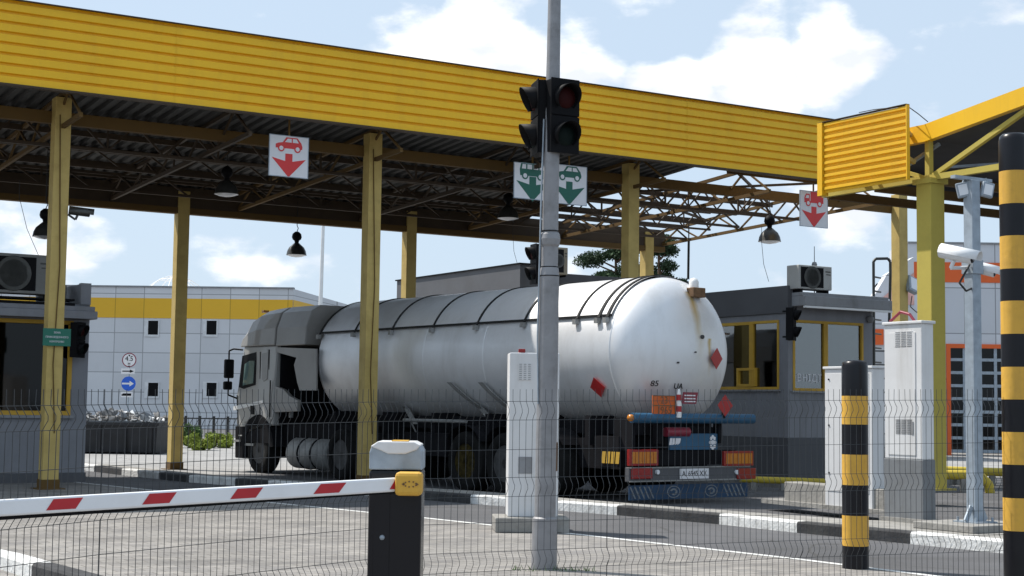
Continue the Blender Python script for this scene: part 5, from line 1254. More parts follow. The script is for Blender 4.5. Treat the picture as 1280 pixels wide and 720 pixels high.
t = thing('roof_antenna', 'thin whip antenna with round base standing behind the right air conditioner', 'antenna', p, A)
zz_ = BF.loc(1018, 308, 1, .3).z - p.z; zq = BF.loc(1018, 331, 1, .3).z - p.z
mb = MB(); mb.tube((0, 0, 0), (0, 0, zz_), .012, .006, 8); mb.build('rod', M['cable'], t)
mb = MB(); mb.lathe([(.001, zq - .06), (.04, zq - .05), (.055, zq), (.04, zq + .05), (.001, zq + .06)], 14); mb.build('insulator', M['cornice'], t)
q = BF.w(BF.loc(993, 405, 1, -.35).x, -.35, BF.loc(993, 405, 1, -.35).z)
traffic_light('black traffic light hanging from the corner of the right booth', q, R(68), .80, 'traffic lights on the booths', arm=(0, .22))
q = at(1098, 376, BF.w(bw, 0, 0).y - .2); cctv('small white camera on the right booth roof corner', q, A + R(65), .9, -8, (-.0, .32, -.12))
q = at(1088, 400, BF.w(bw, 0, 0).y - .1); t = thing('dome_camera', 'small grey dome camera on a bent arm under the right booth roof corner', 'camera', q, A)
mb = MB(); mb.lathe([(.001, -.06), (.05, -.05), (.07, 0), (.07, .05), (.03, .08), (.001, .085)], 16); mb.build('housing', M['cornice'], t)
mb = MB(); mb.path([(0, 0, .07), (.0, .0, .16), (-.12, .08, .18)], .015, 6); mb.build('bracket', M['cornice'], t)
# low concrete wall beside the booth island
a_ = ground(962, 640, .0); b_ = ground(1100, 655, 0)
lw = thing('low_wall', 'low concrete wall behind the kerb in front of the right booth', 'wall', (a_.x, a_.y, 0), math.atan2(b_.y - a_.y, b_.x - a_.x))
# yellow gas pipes
def gaspipe(label, pts, r):
    base = Vector(pts[0]); t = thing('gas_pipe', label, 'pipe', (base.x, base.y, 0)); P = [Vector(p) - Vector((base.x, base.y, 0)) for p in pts]
    mb = MB(); mb.path(P, r, 14)
    for p in P[1:-1]: mb.lathe([(.001, -r), (r * .7, -r * .7), (r, 0), (r * .7, r * .7), (.001, r)], 14, T=Matrix.Translation(p))
    mb.build('pipe', M['pipe'], t)
    mb = MB(); d = (P[-1] - P[0])
    for k in (.15, .5, .85): q = P[0].lerp(P[1], k); mb.box(q.x - .05, q.x + .05, q.y - .05, q.y + .05, 0, q.z - r * .8)
    mb.build('support', M['concrete'], t); return t
gaspipe('yellow gas pipe along the foot of the right booth', [at(925, 599, 27.6), at(1034, 602.5, 27.6)], .06)
gaspipe('yellow gas pipe with a bent end behind the camera pole', [at(1092, 592, 27.6), at(1224, 594, 27.6), at(1236, 606, 27.6), at(1238, 618, 27.6)], .085)
gaspipe('longer yellow gas pipe running on behind the bent pipe at the right edge', [at(1180, 588, 30.6), at(1300, 592, 30.6)], .085)

# ------------------------------------------------------------------ left booth
LB0 = ground(105, 603, 0.0); LF = Frame(LB0.x, LB0.y, 0, A)
lb = thing('inspection_booth', 'dark windowed booth at the left edge with yellow frame and air conditioner on top', 'booth', LB0, A)
z1 = LF.loc(104, 354, 1, 0).z; zc_ = LF.loc(60, 397, 1, -.3).z; zc2 = LF.loc(60, 381, 1, -.3).z
zwt = LF.loc(60, 400, 1, 0).z; zwb = LF.loc(60, 519, 1, 0).z; xw1 = LF.loc(90, 450, 1, 0).x; zpl = LF.loc(60, 591, 1, 0).z
XW = -5.0
print('left booth', z1, zc_, zc2, zwt, zwb, xw1, zpl)
mb = MB(); mb.box(XW, 0, 0, .12, zpl, zwb); mb.box(xw1, 0, 0, .12, zwb, zwt); mb.box(XW, 0, 0, .12, zwt, zc2 + .05); mb.box(-.12, 0, .12, 3.2, zpl, z1); mb.box(XW, -.12, 3.08, 3.2, zpl, zc2 + .1); mb.box(-.18, 0, -.04, .1, zc2 + .05, z1)
mb.build('wall', M['booth'], lb)
mb = MB(); mb.box(XW, .02, -.02, 3.22, 0.0, zpl); mb.build('plinth', M['boothd'], lb)
mb = MB(); mb.box(XW, -.12, .12, 3.08, zc_ + .05, zc2 + .04); mb.box(XW, -.12, .12, 3.08, .05, .12); mb.build('roof', M['roofdark'], lb)
mb = MB(); mb.box(XW, .03, -.38, -.0, zc_, zc_ + (zc2 - zc_) * .62); mb.box(XW, .0, -.32, 0, zc_ + (zc2 - zc_) * .62, zc2); mb.build('cornice', M['booth'], lb, bevel=.01)
mb = MB(); mb.box(-.7, -.18, .9, 1.0, zc2, z1 + .02); mb.build('parapet', M['cornice'], lb)
def winl(c0, c1, z0, z1_, t):
    mb = MB(); mb.box(c0, c1, -.02, .07, z0, z0 + t); mb.box(c0, c1, -.02, .07, z1_ - t * .9, z1_); mb.box(c0, c0 + t, -.018, .07, z0 + t, z1_ - t); mb.box(c1 - t, c1, -.018, .07, z0 + t, z1_ - t)
    fr = mb.build('window', M['frame'], lb); mb = MB(); mb.box(c0 + t, c1 - t, .03, .036, z0 + t, z1_ - t); mb.build('pane', M['glassd'], fr)
    mb = MB(); mb.box(c0 - .05, c1 + .05, -.06, 0, z0 - .05, z0 - .002); mb.build('sill', M['cornice'], fr)
winl(-2.6, xw1, zwb, zwt, .075); winl(-4.9, -2.65, zwb, zwt, .075)
mb = MB(); mb.box(-1.3, -.9, .9, 1.3, .12, 1.5); mb.box(-1.22, -.98, 1.0, 1.15, 1.5, 1.85); mb.box(-1.9, -1.55, .5, 1.2, 1.0, 1.04); mb.build('interior', M['cornice'], lb)
h_ = LF.loc(20, 317, 1, -.2).z - zc2 - .12
mb = MB(); mb.box(-2.0, -.35, -.30, .2, zc2 + .0, zc2 + .05); mb.box(-2.0, -.35, -.28, .15, zc2 + .09, zc2 + .12); mb.build('roof_stand', M['black'], lb)
xr = LF.loc(66, 340, 1, -.2).x
t = aircon('large dark shaded air conditioner on the left booth roof behind the column', LF.w(xr - 1.12, -.22, zc2 + .12), A, 1.12, .36, h_)
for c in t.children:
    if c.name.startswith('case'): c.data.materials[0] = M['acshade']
q = LF.w(LF.loc(101, 425, 1, -.25).x, -.25, LF.loc(101, 425, 1, -.25).z)
traffic_light('black traffic light on the right corner of the left booth', q, A + R(42), .80, 'traffic lights on the booths', arm=(0, .2))
q = at(106, 364, LB0.y); t = thing('wall_camera', 'tiny dark camera poking out of the left booth parapet', 'camera', q, A)
mb = MB(); mb.tube((-.08, 0, .01), (.09, -.02, -.02), .035, .04, 12); mb.build('housing', M['black'], t)
mb = MB(); mb.tube((.09, -.02, -.02), (.10, -.022, -.022), .03, .03, 12); mb.build('lens', M['blackgloss'], t)

# ------------------------------------------------------------------ mesh fence
FZ = [(0.0, .0), (.06, 0), (.33, 0), (.36, .035), (.40, .035), (.44, 0), (.72, 0), (.95, 0)]
def fence_wire_profile(ztop):
    """(outward offset, z) for a vertical wire with V folds"""
    s = ztop / 1.55
    def fold(z, a=.034, h=.065): return [(0, z - h), (-a * .55, z - h * .55), (-a, z - .012), (-a, z + .012), (-a * .55, z + h * .55), (0, z + h)]
    return [(0, .05)] + fold(.36) + fold(.86) + fold(1.40 * s) + [(0, ztop)], [.07, .295, .425, .62, .795, .925, 1.13 * s, 1.335 * s, 1.465 * s]
fen = thing('mesh_fence', 'dark welded wire mesh fence crossing the whole foreground', 'fence', (0, 0, 0))
def fence_panel(p0, p1, zt0, zt1):
    p0, p1 = Vector(p0), Vector(p1); d = (p1 - p0); ln = d.length; d.normalize(); nrm = Vector((d.y, -d.x, 0)); k = int(ln / .052)
    mb = MB()
    for i in range(k + 1):
        t = i / k; zt = zt0 + (zt1 - zt0) * t; pr, _ = fence_wire_profile(zt); b = p0.lerp(p1, t); jit = nrm * random.uniform(-.003, .003)
        pts = [b + jit + nrm * (-o) + d * random.uniform(-.002, .002) + Vector((0, 0, z)) for o, z in pr]
        for a_, b2 in zip(pts[:-1], pts[1:]): mb.tube(a_, b2, .0021, .0021, 4, cap=False, smooth=False)
    _, hz = fence_wire_profile(zt0); _, hz1 = fence_wire_profile(zt1)
    for a_, b2 in zip(hz, hz1): mb.tube(p0 + Vector((0, 0, a_)) - nrm * -.005, p1 + Vector((0, 0, b2)) + nrm * .005, .0023, .0023, 4, cap=False, smooth=False)
    return mb.build('mesh_panel', M['wire'], fen)
fpts = [(-150, 6.6), (130, 8.0), (330, 9.1), (505, 10.2), (760, 11.0), (1000, 11.8), (1247, 12.6), (1450, 13.2)]
FP = []
for px, Y in fpts:
    q = at(px, 500, Y); FP.append((Vector((q.x, q.y, 0)), at(px, 486.5, Y).z))
for (a_, za), (b2, zb) in zip(FP[:-1], FP[1:]): fence_panel(a_, b2, za, zb)
for i in (1, 3, 6):
    a_, za = FP[i]; mb = MB(); mb.box(a_.x - .025, a_.x + .025, a_.y + .02, a_.y + .06, 0, za + .02); mb.box(a_.x - .03, a_.x + .03, a_.y + .015, a_.y + .065, za + .02, za + .03)
    if i == 99: mb.build('post', M['fpost'], fen)

# ------------------------------------------------------------------ barrier
YB = 8.2
bq = at(496, 500, YB); BRZ = 0.0
ba = thing('boom_barrier', 'red and white boom barrier with black body and yellow hub in the left foreground', 'barrier', (bq.x, bq.y, 0))
ix = lambda px, Y=YB: at(px, 500, Y).x - bq.x
zb = lambda py, Y=YB, px=496: at(px, py, Y).z
# body
x0b, x1b = ix(463), ix(529)
mb = MB(); mb.box(x0b, x1b, .0, .30, .03, zb(588)); mb.box(x0b - .03, x1b + .03, -.03, .33, .0, .03); body = mb.build('body', M['blackgloss'], ba, bevel=.02)
mb = MB(); mb.box(ix(470), ix(490), -.004, 0, .25, .95); dd = mb.build('door', M['blackgloss'], body, bevel=.002)
mb = MB(); mb.lathe([(.014, 0), (.012, .012), (.001, .014)], 12, T=T3(ix(481), -.004, zb(672)) @ Matrix.Rotation(R(90), 4, 'X')); mb.build('lock', M['galv'], dd)
# hood: rounded top profile in XZ
zt0, zt1 = zb(588), zb(553.5)
mb = MB(); hh = zt1 - zt0; prof = [(x0b, zt0 + .002), (x1b, zt0 + .002), (x1b, zt1 - hh * .30), (x1b - .015, zt1 - hh * .10), (x1b - .05, zt1), (x0b + .05, zt1), (x0b + .012, zt1 - hh * .12), (x0b, zt1 - hh * .35)]
mb.prism(prof, .0, .30); hood = mb.build('hood', M['galv'], ba, bevel=.008)
mb = MB(); mb.prism([(x0b + .006, zt1 - hh * .14), (x0b + .06, zt1 - hh * .28), (x0b + .10, zt1 - hh * .40), (x1b - .09, zt1 - hh * .40), (x1b - .03, zt1 - hh * .25), (x1b - .01, zt1 - hh * .08), (x1b - .045, zt1 + .006), (x0b + .045, zt1 + .006)], -.012, .31); mb.build('hood_cover', M['cabinet'], hood, bevel=.006)
mb = MB(); mb.box(ix(490), ix(511), .02, .14, zt1 + .006, zb(550.5)); mb.build('beacon', M['pyellow'], hood, bevel=.012)
# yellow hub
hz0, hz1 = zb(619.5, YB - .12), zb(590, YB - .12)
hx0, hx1 = ix(496, YB - .12), ix(529.5, YB - .12)
mb = MB(); mb.box(hx0, hx1, -.15, -.002, hz0, hz1); hub = mb.build('hub', M['pyellow'], ba, bevel=.02)
mb = MB(); cx_ = (hx0 + hx1) / 2 + .01; cz_ = (hz0 + hz1) / 2
for k in range(9):
    a_ = R(180 + 40 * k); mb.tube((cx_ + .032 * math.cos(a_), -.15, cz_ + .014 * math.sin(a_)), (cx_ + .032 * math.cos(a_), -.154, cz_ + .014 * math.sin(a_)), .0045, .0045, 6)
mb.prism([(cx_ - .045, cz_), (cx_ - .033, cz_ + .008), (cx_ - .033, cz_ - .008)], -.154, -.15); mb.prism([(cx_ + .045, cz_), (cx_ + .033, cz_ + .008), (cx_ + .033, cz_ - .008)], -.154, -.15)
mb.build('emblem', M['rust'], hub)
# arm
L0 = at(-160, 500, 6.65); Lx = L0.x - bq.x; Ly = L0.y - bq.y
zl = (at(0, 624, 7.0).z, at(0, 645, 7.0).z); zr_ = (at(497, 597, YB - .1).z, at(497, 614.5, YB - .1).z)
fx = ix(497, YB - .1)
def armp(t, z01, yo):        # t 0 at the hub, 1 at the far left
    x = fx + (Lx - fx) * t; y = -.10 + (Ly + .10) * t
    t7 = (x - fx) / ((at(0, 600, 7.0).x - bq.x) - fx)
    zt_, zb_ = zr_[0] + (zl[0] - zr_[0]) * t7, zr_[1] + (zl[1] - zr_[1]) * t7
    return Vector((x, y + yo, zb_ + (zt_ - zb_) * z01))
P0 = [armp(0, 0, -.02), armp(0, 0, .03), armp(0, 1, .03), armp(0, 1, -.02)]; P1 = [armp(1, 0, -.02), armp(1, 0, .03), armp(1, 1, .03), armp(1, 1, -.02)]
mb = MB(); mb.hexa([P1[0], P1[1], P1[2], P1[3], P0[0], P0[1], P0[2], P0[3]]); arm = mb.build('arm', M['boomwhite'], ba, bevel=.010)
mb = MB(); mb.hexa([armp(1, -.25, .0), armp(1, -.25, .02), armp(1, 0, .02), armp(1, 0, .0), armp(0, -.12, .0), armp(0, -.12, .02), armp(0, 0, .02), armp(0, 0, .0)]); mb.build('rubber_edge', M['black'], arm)
def arm_t(px):
    lo, hi = -.2, 1.2
    for _ in range(40):
        md = (lo + hi) / 2; q = armp(md, .5, -.02) + Vector((bq.x, bq.y, 0)); p_ = co.matrix_world.inverted() @ q; X = CX + F * p_.x / -p_.z
        if X < px: hi = md
        else: lo = md
    return lo
mb = MB()
for (a_, b2) in ((392, 424), (288, 320), (178, 212), (58, 95), (-60, -25)):
    sl2 = 9; pts = [armp(arm_t(a_), .2, -.0225), armp(arm_t(b2), .2, -.0225), armp(arm_t(b2 + sl2), .86, -.0225), armp(arm_t(a_ + sl2), .86, -.0225)]
    mb = MB(); mb.add(pts, [(0, 1, 2, 3)]); mb.build('red_stripe', M['red'], arm)
mb = MB()
pts = [armp(arm_t(487), .2, -.0225), armp(arm_t(498), .2, -.0225), armp(arm_t(498), .95, -.0225), armp(arm_t(494), .86, -.0225)]; mb.add(pts, [(0, 1, 2, 3)])
mb.build('red_stripe', M['red'], arm)

# ------------------------------------------------------------------ parapet building behind the tank
RF = Frame(.28, 45, 0, A)
rb = thing('rear_building', 'dark grey flat roofed building behind the tank, left of the pine', 'building', RF.o, A)
zt_ = RF.loc(652, 331, 0, 0).z; yl = RF.loc(503, 350, 0, 0).y
mb = MB(); mb.box(0, 6, 0, yl, 0, zt_ - .9); mb.build('wall', M['booth'], rb)
mb = MB(); mb.box(-.15, .2, -.15, yl + .1, zt_ - .9, zt_); mb.box(.2, 1.1, -.15, .1, zt_ - .9, zt_); mb.build('parapet', M['boothd'], rb)
mb = MB(); mb.box(-.2, 1.15, -.2, yl + .15, zt_, zt_ + .04); mb.build('coping', M['black'], rb)
z2_ = RF.loc(730, 345, 1, 0).z
mb = MB(); mb.box(1.15, 6.2, -.3, yl, zt_ - 1.0, z2_); mb.build('roof', M['roofdark'], rb)
q = at(667, 330, 44.3); traffic_light('black traffic light sticking up above the tank behind the tall pole', q, R(-70), 1.5, 'traffic lights on the booths')
q = at(690, 345, 44.6)
t = aircon('brown box shaped unit on the rear building roof behind the tall pole', q, A, 0.55, .5, .86); 
for c in t.children:
    if c.name.startswith('case'): c.data = c.data.copy(); c.data.materials[0] = M['acbrown']

# ------------------------------------------------------------------ far warehouse
WY = 88.0
WP = at(363, 506, WY); WF = Frame(WP.x, WP.y, 0, R(-1.2))
wh = thing('warehouse', 'long grey panelled building with a yellow band behind the left lanes', 'building', WF.o, R(-1.2))
zt_ = WF.loc(363, 361, 1, 0).z; zy1 = WF.loc(300, 374, 1, 0).z; zy0 = WF.loc(300, 399, 1, 0).z
mb = MB(); mb.box(-34, 0, 0, .3, 0, zy0); mb.box(-34, 0, 0, .3, zy1, zt_); mb.box(0, .01, .0, .3, 0, zt_)
mb.build('wall', M['wallgrey'], wh)
mb = MB(); mb.box(-34, 0, -.02, .3, zy0 + .003, zy1 - .003); mb.build('yellow_band', M['wallyellow'], wh)
ysd_ = 22
mb = MB(); mb.add([(0.012, 0.0, 0), (3.5, ysd_, 0), (3.5, ysd_, zt_ - .3), (0.012, 0.0, zt_)], [(0, 1, 2, 3)]); mb.add([(-34, ysd_, zt_ - .1), (3.5, ysd_, zt_ - .3), (0, .3, zt_ - .1), (-34, .3, zt_ - .1)], [(0, 1, 2, 3)]); mb.build('side_wall', M['wallgrey'], wh)
mb = MB(); mb.add([(0.03, .0, zy0), (3.52, ysd_, zy0 - .2), (3.52, ysd_, zy1 - .2), (0.03, 0.0, zy1)], [(0, 1, 2, 3)]); mb.build('side_band', M['wallyellow'], wh)
mb = MB(); mb.box(-34, .05, -.08, .3, zt_, zt_ + .08); mb.build('coping', M['cornice'], wh)
for px in (190, 263, 336):
    for py0, py1 in ((399.5, 421), (477, 498)):
        a_ = WF.loc(px - 9, py0, 1, 0); b2 = WF.loc(px + 9, py1, 1, 0)
        mb = MB(); mb.box(a_.x, b_.x if False else b2.x, -.05, -.02, b2.z, a_.z); f_ = mb.build('window', M['pvc'], wh)
        mb = MB(); mb.box(a_.x + .22, b2.x - .07, -.055, -.0505, b2.z + .12, a_.z - .06); mb.build('pane', M['glassd'] if False else M['black'], f_)
t = thing('roof_skylight', 'thin white domed skylight frame on the warehouse roof', 'skylight', (WF.w(0, 0, 0).x, WY + 6, zt_ - .1))
SK = WF.w(0, 0, 0)
s0 = at(175, 358, WY + 6); s1 = at(262, 358, WY + 6); cx_ = (s0.x + s1.x) / 2 - SK.x; rr = (s1.x - s0.x) / 2; hh = at(218, 345, WY + 6).z - zt_ + .1; zb0 = 0.1
mb = MB()
def dm(a, u): return Vector((cx_ + rr * u * math.cos(a), rr * u * math.sin(a), hh * (1 - u * u)))
for k in range(8):
    a = math.pi * k / 4
    for i in range(6): mb.tube(dm(a, i / 6), dm(a, (i + 1) / 6), .035, .035, 5)
for u in (.45, 1.0):
    for k in range(16): mb.tube(dm(math.pi * k / 8, u), dm(math.pi * (k + 1) / 8, u), .03, .03, 5)
mb.build('frame', M['white'], t)
# light mast
q = at(396, 505, 70); t = thing('light_mast', 'tall thin pale mast rising behind the lorry cab', 'mast', (q.x, q.y, 0))
zt_ = at(399, 250, 70).z; mb = MB(); mb.tube((0, 0, 0), (.12, 0, zt_), .12, .07, 12); mb.build('shaft', M['white'], t)
mb = MB(); mb.box(-.5, .75, -.1, .1, zt_, zt_ + .12); mb.build('lamp_head', M['galv'], t)

# round road signs by the warehouse
YS = 55.0
q = at(159.5, 515, YS); sg = thing('road_sign_post', 'slim post with round height limit sign, arrow plate and round blue arrow sign', 'road sign', (q.x, q.y, 0), 0)
sx_ = lambda px: at(px, 480, YS).x - q.x
szz = lambda py: at(160, py, YS).z
mb = MB(); mb.tube((0, .03, 0), (0, .03, szz(442)), .03, .03, 10); mb.build('post', M['galv'], sg)
mb = MB(); r = (sx_(169) - sx_(151)) / 2; mb.lathe([(r, 0), (r, .01)], 28, T=T3(0, 0, szz(450)) @ Matrix.Rotation(R(90), 4, 'X')); rs = mb.build('height_sign', M['maroon'], sg)
mb = MB(); mb.lathe([(r * .86, .0105), (r * .86, .013)], 28, T=T3(0, 0, szz(450)) @ Matrix.Rotation(R(90), 4, 'X')); mb.build('face', M['signwhite'], rs)
mb = MB(); vs, fs = text_geo('4.5', r * .95); mb.add(vs, fs, T=T3(0, -.018, szz(448.5)) @ FACE_MY); vs, fs = text_geo('м', r * .5); mb.add(vs, fs, T=T3(0, -.018, szz(454.5)) @ FACE_MY)
mb.prism([(-.04, szz(443.5)), (.04, szz(443.5)), (0, szz(445.8))], -.02, -.014); mb.prism([(-.04, szz(458.2)), (.04, szz(458.2)), (0, szz(456.6))], -.02, -.014); mb.build('lettering', M['black'], rs)
mb = MB(); mb.box(sx_(151), sx_(168), -.01, 0, szz(467.5), szz(460.5)); ap = mb.build('arrow_plate', M['signwhite'], sg)
mb = MB(); z = szz(464); mb.box(sx_(152.5), sx_(162), -.014, -.011, z - .02, z + .02); mb.prism([(sx_(162), z + .06), (sx_(162), z - .06), (sx_(167), z)], -.014, -.011); mb.build('arrow', M['black'], ap)
mb = MB(); mb.lathe([(r, 0), (r, .01)], 28, T=T3(0, 0, szz(479.5)) @ Matrix.Rotation(R(90), 4, 'X')); bs = mb.build('direction_sign', M['signblue'], sg)
mb = MB(); z = szz(479.5); mb.box(sx_(152.5), sx_(162), -.014, -.011, z - .03, z + .03); mb.prism([(sx_(162), z + .10), (sx_(162), z - .10), (sx_(167.5), z)], -.014, -.011); mb.build('arrow', M['signwhite'], bs)
mb = MB(); mb.box(sx_(151.5), sx_(166), -.01, 0, szz(496.5), szz(490)); lp = mb.build('lorry_plate', M['signwhite'], sg)
mb = MB(); z = szz(493.5); mb.box(sx_(154), sx_(164.5), -.014, -.011, z - .035, z + .05); mb.box(sx_(152.5), sx_(154), -.014, -.011, z - .035, z + .02); mb.build('pictogram', M['black'], lp)

# skip with rubble
q0 = ground(100, 567); q1 = ground(206, 567); YK = q0.y
sk_ = thing('waste_skip', 'low black skip filled with pale rubble beyond the left booth', 'skip', (q0.x, YK, 0), 0)
W_ = q1.x - q0.x; hS = at(150, 528, YK).z
mb = MB(); mb.hexa([(-1.6, 0, .05), (W_ - .05, 0, .05), (W_ - .05, 1.9, .05), (-1.6, 1.9, .05), (-1.6, -.05, hS), (W_, -.05, hS), (W_, 1.95, hS), (-1.6, 1.95, hS)]); mb.box(-1.64, W_ + .04, -.09, -.051, hS - .08, hS)
for x in (-.9, -.2, .5, 1.2, 1.9): mb.box(x, x + .07, -.085, -.0, .05, hS - .08)
mb.build('body', M['skip'], sk_)
mb = MB()
for k in range(3): mb.box(-1.2 + k * 1.6, -1.05 + k * 1.6, .2, 1.7, 0, .05)
mb.build('skid', M['skip'], sk_)
rnd = random.Random(5); mb = MB()
for k in range(420):
    x = rnd.uniform(-1.55, W_ - .08); y = rnd.uniform(.02, 1.8); s = rnd.choice((.05, .07, .1, .14)) * rnd.uniform(.7, 1.3)
    hmp = .10 + .22 * (math.sin(x * 2.1) * .5 + .5) * rnd.random() + .10 * rnd.random()
    c_ = Vector((x, y, hS + hmp * rnd.random()))
    vs = [c_ + Vector((rnd.uniform(-1, 1), rnd.uniform(-1, 1), rnd.uniform(-.7, .7))).normalized() * s * rnd.uniform(.7, 1.2) for _ in range(7)]
    bm_ = bmesh.new()
    for v in vs: bm_.verts.new(v)
    try:
        bmesh.ops.convex_hull(bm_, input=bm_.verts); bm_.verts.index_update(); bm_.verts.ensure_lookup_table()
        used = [v for v in bm_.verts if v.link_faces]; idx = {v: i for i, v in enumerate(used)}
        mi = rnd.choice((0, 0, 1, 2)); mb.add([v.co for v in used], [tuple(idx[v] for v in f.verts) for f in bm_.faces], mi)
    except Exception: pass
    bm_.free()
mb.box(-1.5, W_ - .1, .05, 1.8, hS - .1, hS + .04, mi=2)
rb_ = mb.build('rubble', [M['debris'], M['white'], M['greycab']], loc=(q0.x, YK, 0)); tag(rb_, 'heap of pale broken rubble piled on the black skip', 'rubble', None, 'stuff')

# ------------------------------------------------------------------ vegetation
def leaf_cloud(mb, c, rad, n, size, rnd, mi=0, flat=.7):
    for _ in range(n):
        d = Vector((rnd.gauss(0, 1), rnd.gauss(0, 1), rnd.gauss(0, 1))).normalized() * (rnd.random() ** .45)
        p = Vector(c) + Vector((d.x * rad[0], d.y * rad[1], d.z * rad[2]))
        a = Vector((rnd.gauss(0, 1), rnd.gauss(0, 1), rnd.gauss(0, flat))).normalized(); b = a.orthogonal().normalized()
        b = (b * math.cos(rnd.random() * 6.28) + a.cross(b) * math.sin(rnd.random() * 6.28)); s = size * rnd.uniform(.6, 1.5)
        mb.add([p, p + a * s * .5 + b * s * .28, p + a * s, p + a * s * .5 - b * s * .28], [(0, 1, 2, 3)], mi)
def pine(label, px, py_top, Y, hw_, seed):
    rnd = random.Random(seed); base = at(px, 500, Y); base.z = 0; h = at(px, py_top, Y).z
    t = thing('pine_tree', label, 'tree', base, 0, 'pines behind the tanker')
    mb = MB(); mb.tube((0, 0, 0), (.2, 0, h * .55), .28, .18, 10); mb.tube((.2, 0, h * .55), (0, 0, h * .95), .18, .05, 8)
    cl_ = []
    for k in range(20):
        z = h * rnd.uniform(.52, .99); a = rnd.random() * 6.28; rr = hw_ * rnd.uniform(.3, 1.0) * (1.15 - .55 * (z / h - .52) / .47)
        e = Vector((math.cos(a) * rr, math.sin(a) * rr, z + .3)); s = Vector((.1, 0, z - rr * .25)); mb.tube(s, e, .06, .02, 5); cl_.append(e)
    mb.build('trunk', M['trunk'], t)
    mb = MB()
    for e in cl_: leaf_cloud(mb, e, (hw_ * .40, hw_ * .40, .34), 1300, .11, rnd)
    leaf_cloud(mb, (0, 0, h * .97), (hw_ * .35, hw_ * .35, .4), 700, .15, rnd)
    mb.build('crown', M['needles'], t); return t
pine('dark broad pine crown behind the yellow column above the tank', 768, 309, 75, 2.0, 3)
pine('second dark pine crown to the right of the yellow column above the tank', 822, 303, 79, 1.5, 8)
def bush(label, px, py_base, py_top, wpx, m, seed, group):
    rnd = random.Random(seed); b = ground(px, py_base); h = at(px, py_top, b.y).z; wd = wpx / F * b.y / 2
    t = thing('low_shrub', label, 'shrub', b, 0, group)
    mb = MB()
    for k in range(9): a = rnd.random() * 6.28; mb.tube((0, 0, 0), (math.cos(a) * wd * .6, math.sin(a) * wd * .5, h * .7), .02, .008, 5)
    mb.build('stem', M['trunk'], t)
    mb = MB()
    for k in range(14): leaf_cloud(mb, (rnd.uniform(-.8, .8) * wd, rnd.uniform(-.6, .6) * wd, h * rnd.uniform(.2, .75)), (wd * .34, wd * .34, h * .30), 330, .075, rnd)
    mb.build('foliage', m, t)
G_ = 'shrubs in front of the warehouse'
bush('dark green round shrub right of the bare yellow column', 237, 560, 529, 34, M['leafd'], 1, G_)
bush('yellow green spreading shrub nearest the lorry cab', 276, 560, 541, 34, M['leafy'], 2, G_)
bush('yellow green low shrub between the dark shrub and the other yellow one', 250, 563, 541, 36, M['leafy'], 3, G_)
bush('small green weed tuft below the slatted pale wall at the right', 1098, 570, 555, 16, M['leafd'], 4, None)
# low dark metal rail fence before the warehouse
q0 = ground(200, 556, 0); YR = 52.0
q0 = at(215, 520, YR); q1 = at(320, 520, YR); zt_ = at(260, 522, YR).z
t = thing('rail_fence', 'low dark picket fence behind the shrubs in front of the warehouse', 'fence', (q0.x, YR, 0))
mb = MB(); LW = q1.x - q0.x
for z in (.15, zt_ - .05): mb.box(0, LW, -.015, .015, z, z + .04)
mb.build('rail', M['cable'], t)
n_ = 6
for k in range(n_ + 1): mb = MB(); x = LW * k / n_; mb.box(x - .04, x + .04, -.04, .04, 0, zt_ + .05); mb.build('post', M['cable'], t)
mb = MB()
for k in range(int(LW / .14)): x = k * .14; mb.tube((x, 0, .15), (x, 0, zt_), .009, .009, 4)
o = mb.build('picket', M['cable'], t)
# grass tufts near the pole foot
rnd = random.Random(11); mb = MB()
for k in range(70):
    x = PP.x + rnd.uniform(-.28, .45); y = PP.y + rnd.uniform(-.22, -.10) + .1 * rnd.random(); s = rnd.uniform(.02, .06); a = rnd.random() * 6.28
    mb.add([(x, y, .004), (x + .008, y, .004), (x + math.cos(a) * s * .6, y + math.sin(a) * s * .6, s)], [(0, 1, 2)])
tag(mb.build('grass', M['leafd']), 'sparse green grass blades at the foot of the tall pole', 'grass', None, 'stuff')

# ------------------------------------------------------------------ right workshop building
RY = 52.0; RP = at(1136, 510, RY); RW = Frame(RP.x, RP.y, 0, 0)
ws = thing('workshop_building', 'pale panelled workshop with an orange band and orange framed door at the right', 'building', RW.o, 0)
z = lambda py: at(1200, py, RY).z
X = lambda px: at(px, 500, RY).x - RP.x
zt_, zo1, zo0 = z(305), z(328), z(353)
dx0 = X(1183); dzT = z(430)
mb = MB(); mb.box(0, 14, 0, .3, dzT, zo0); mb.box(0, dx0, 0, .3, 0, dzT); mb.box(0, 14, 0, .3, zo1, zt_); mb.box(X(1290), 14, 0, .3, 0, dzT); mb.build('wall', M['wallshop'], ws)
mb = MB(); mb.box(0, 14, -.03, .3, zo0 + .002, zo1 - .002); mb.build('orange_band', M['orange'], ws)
mb = MB(); mb.box(dx0, dx0 + .14, -.06, .2, 0, dzT); mb.box(dx0 + .14, X(1290), -.06, .2, dzT - .14, dzT); dfr = mb.build('door_frame', M['orange'], ws)
mb = MB(); zs = [0.1 + (dzT - .24) * k / 8 for k in range(9)]
for zz_ in zs: mb.box(dx0 + .14, X(1290), .0, .08, zz_, zz_ + .10)
for px in (1204, 1243, 1270): mb.box(X(px), X(px) + .10, -.005, .079, .1, dzT - .14)
sd_ = mb.build('sectional_door', M['galv'], ws)
mb = MB(); mb.box(dx0 + .14, X(1290), .05, .056, .1, dzT - .14); mb.build('pane', M['glassd'], sd_)
mb = MB(); mb.box(dx0, 14, 4, 4.1, 0, dzT); mb.build('inner_wall', M['boothd'], ws)
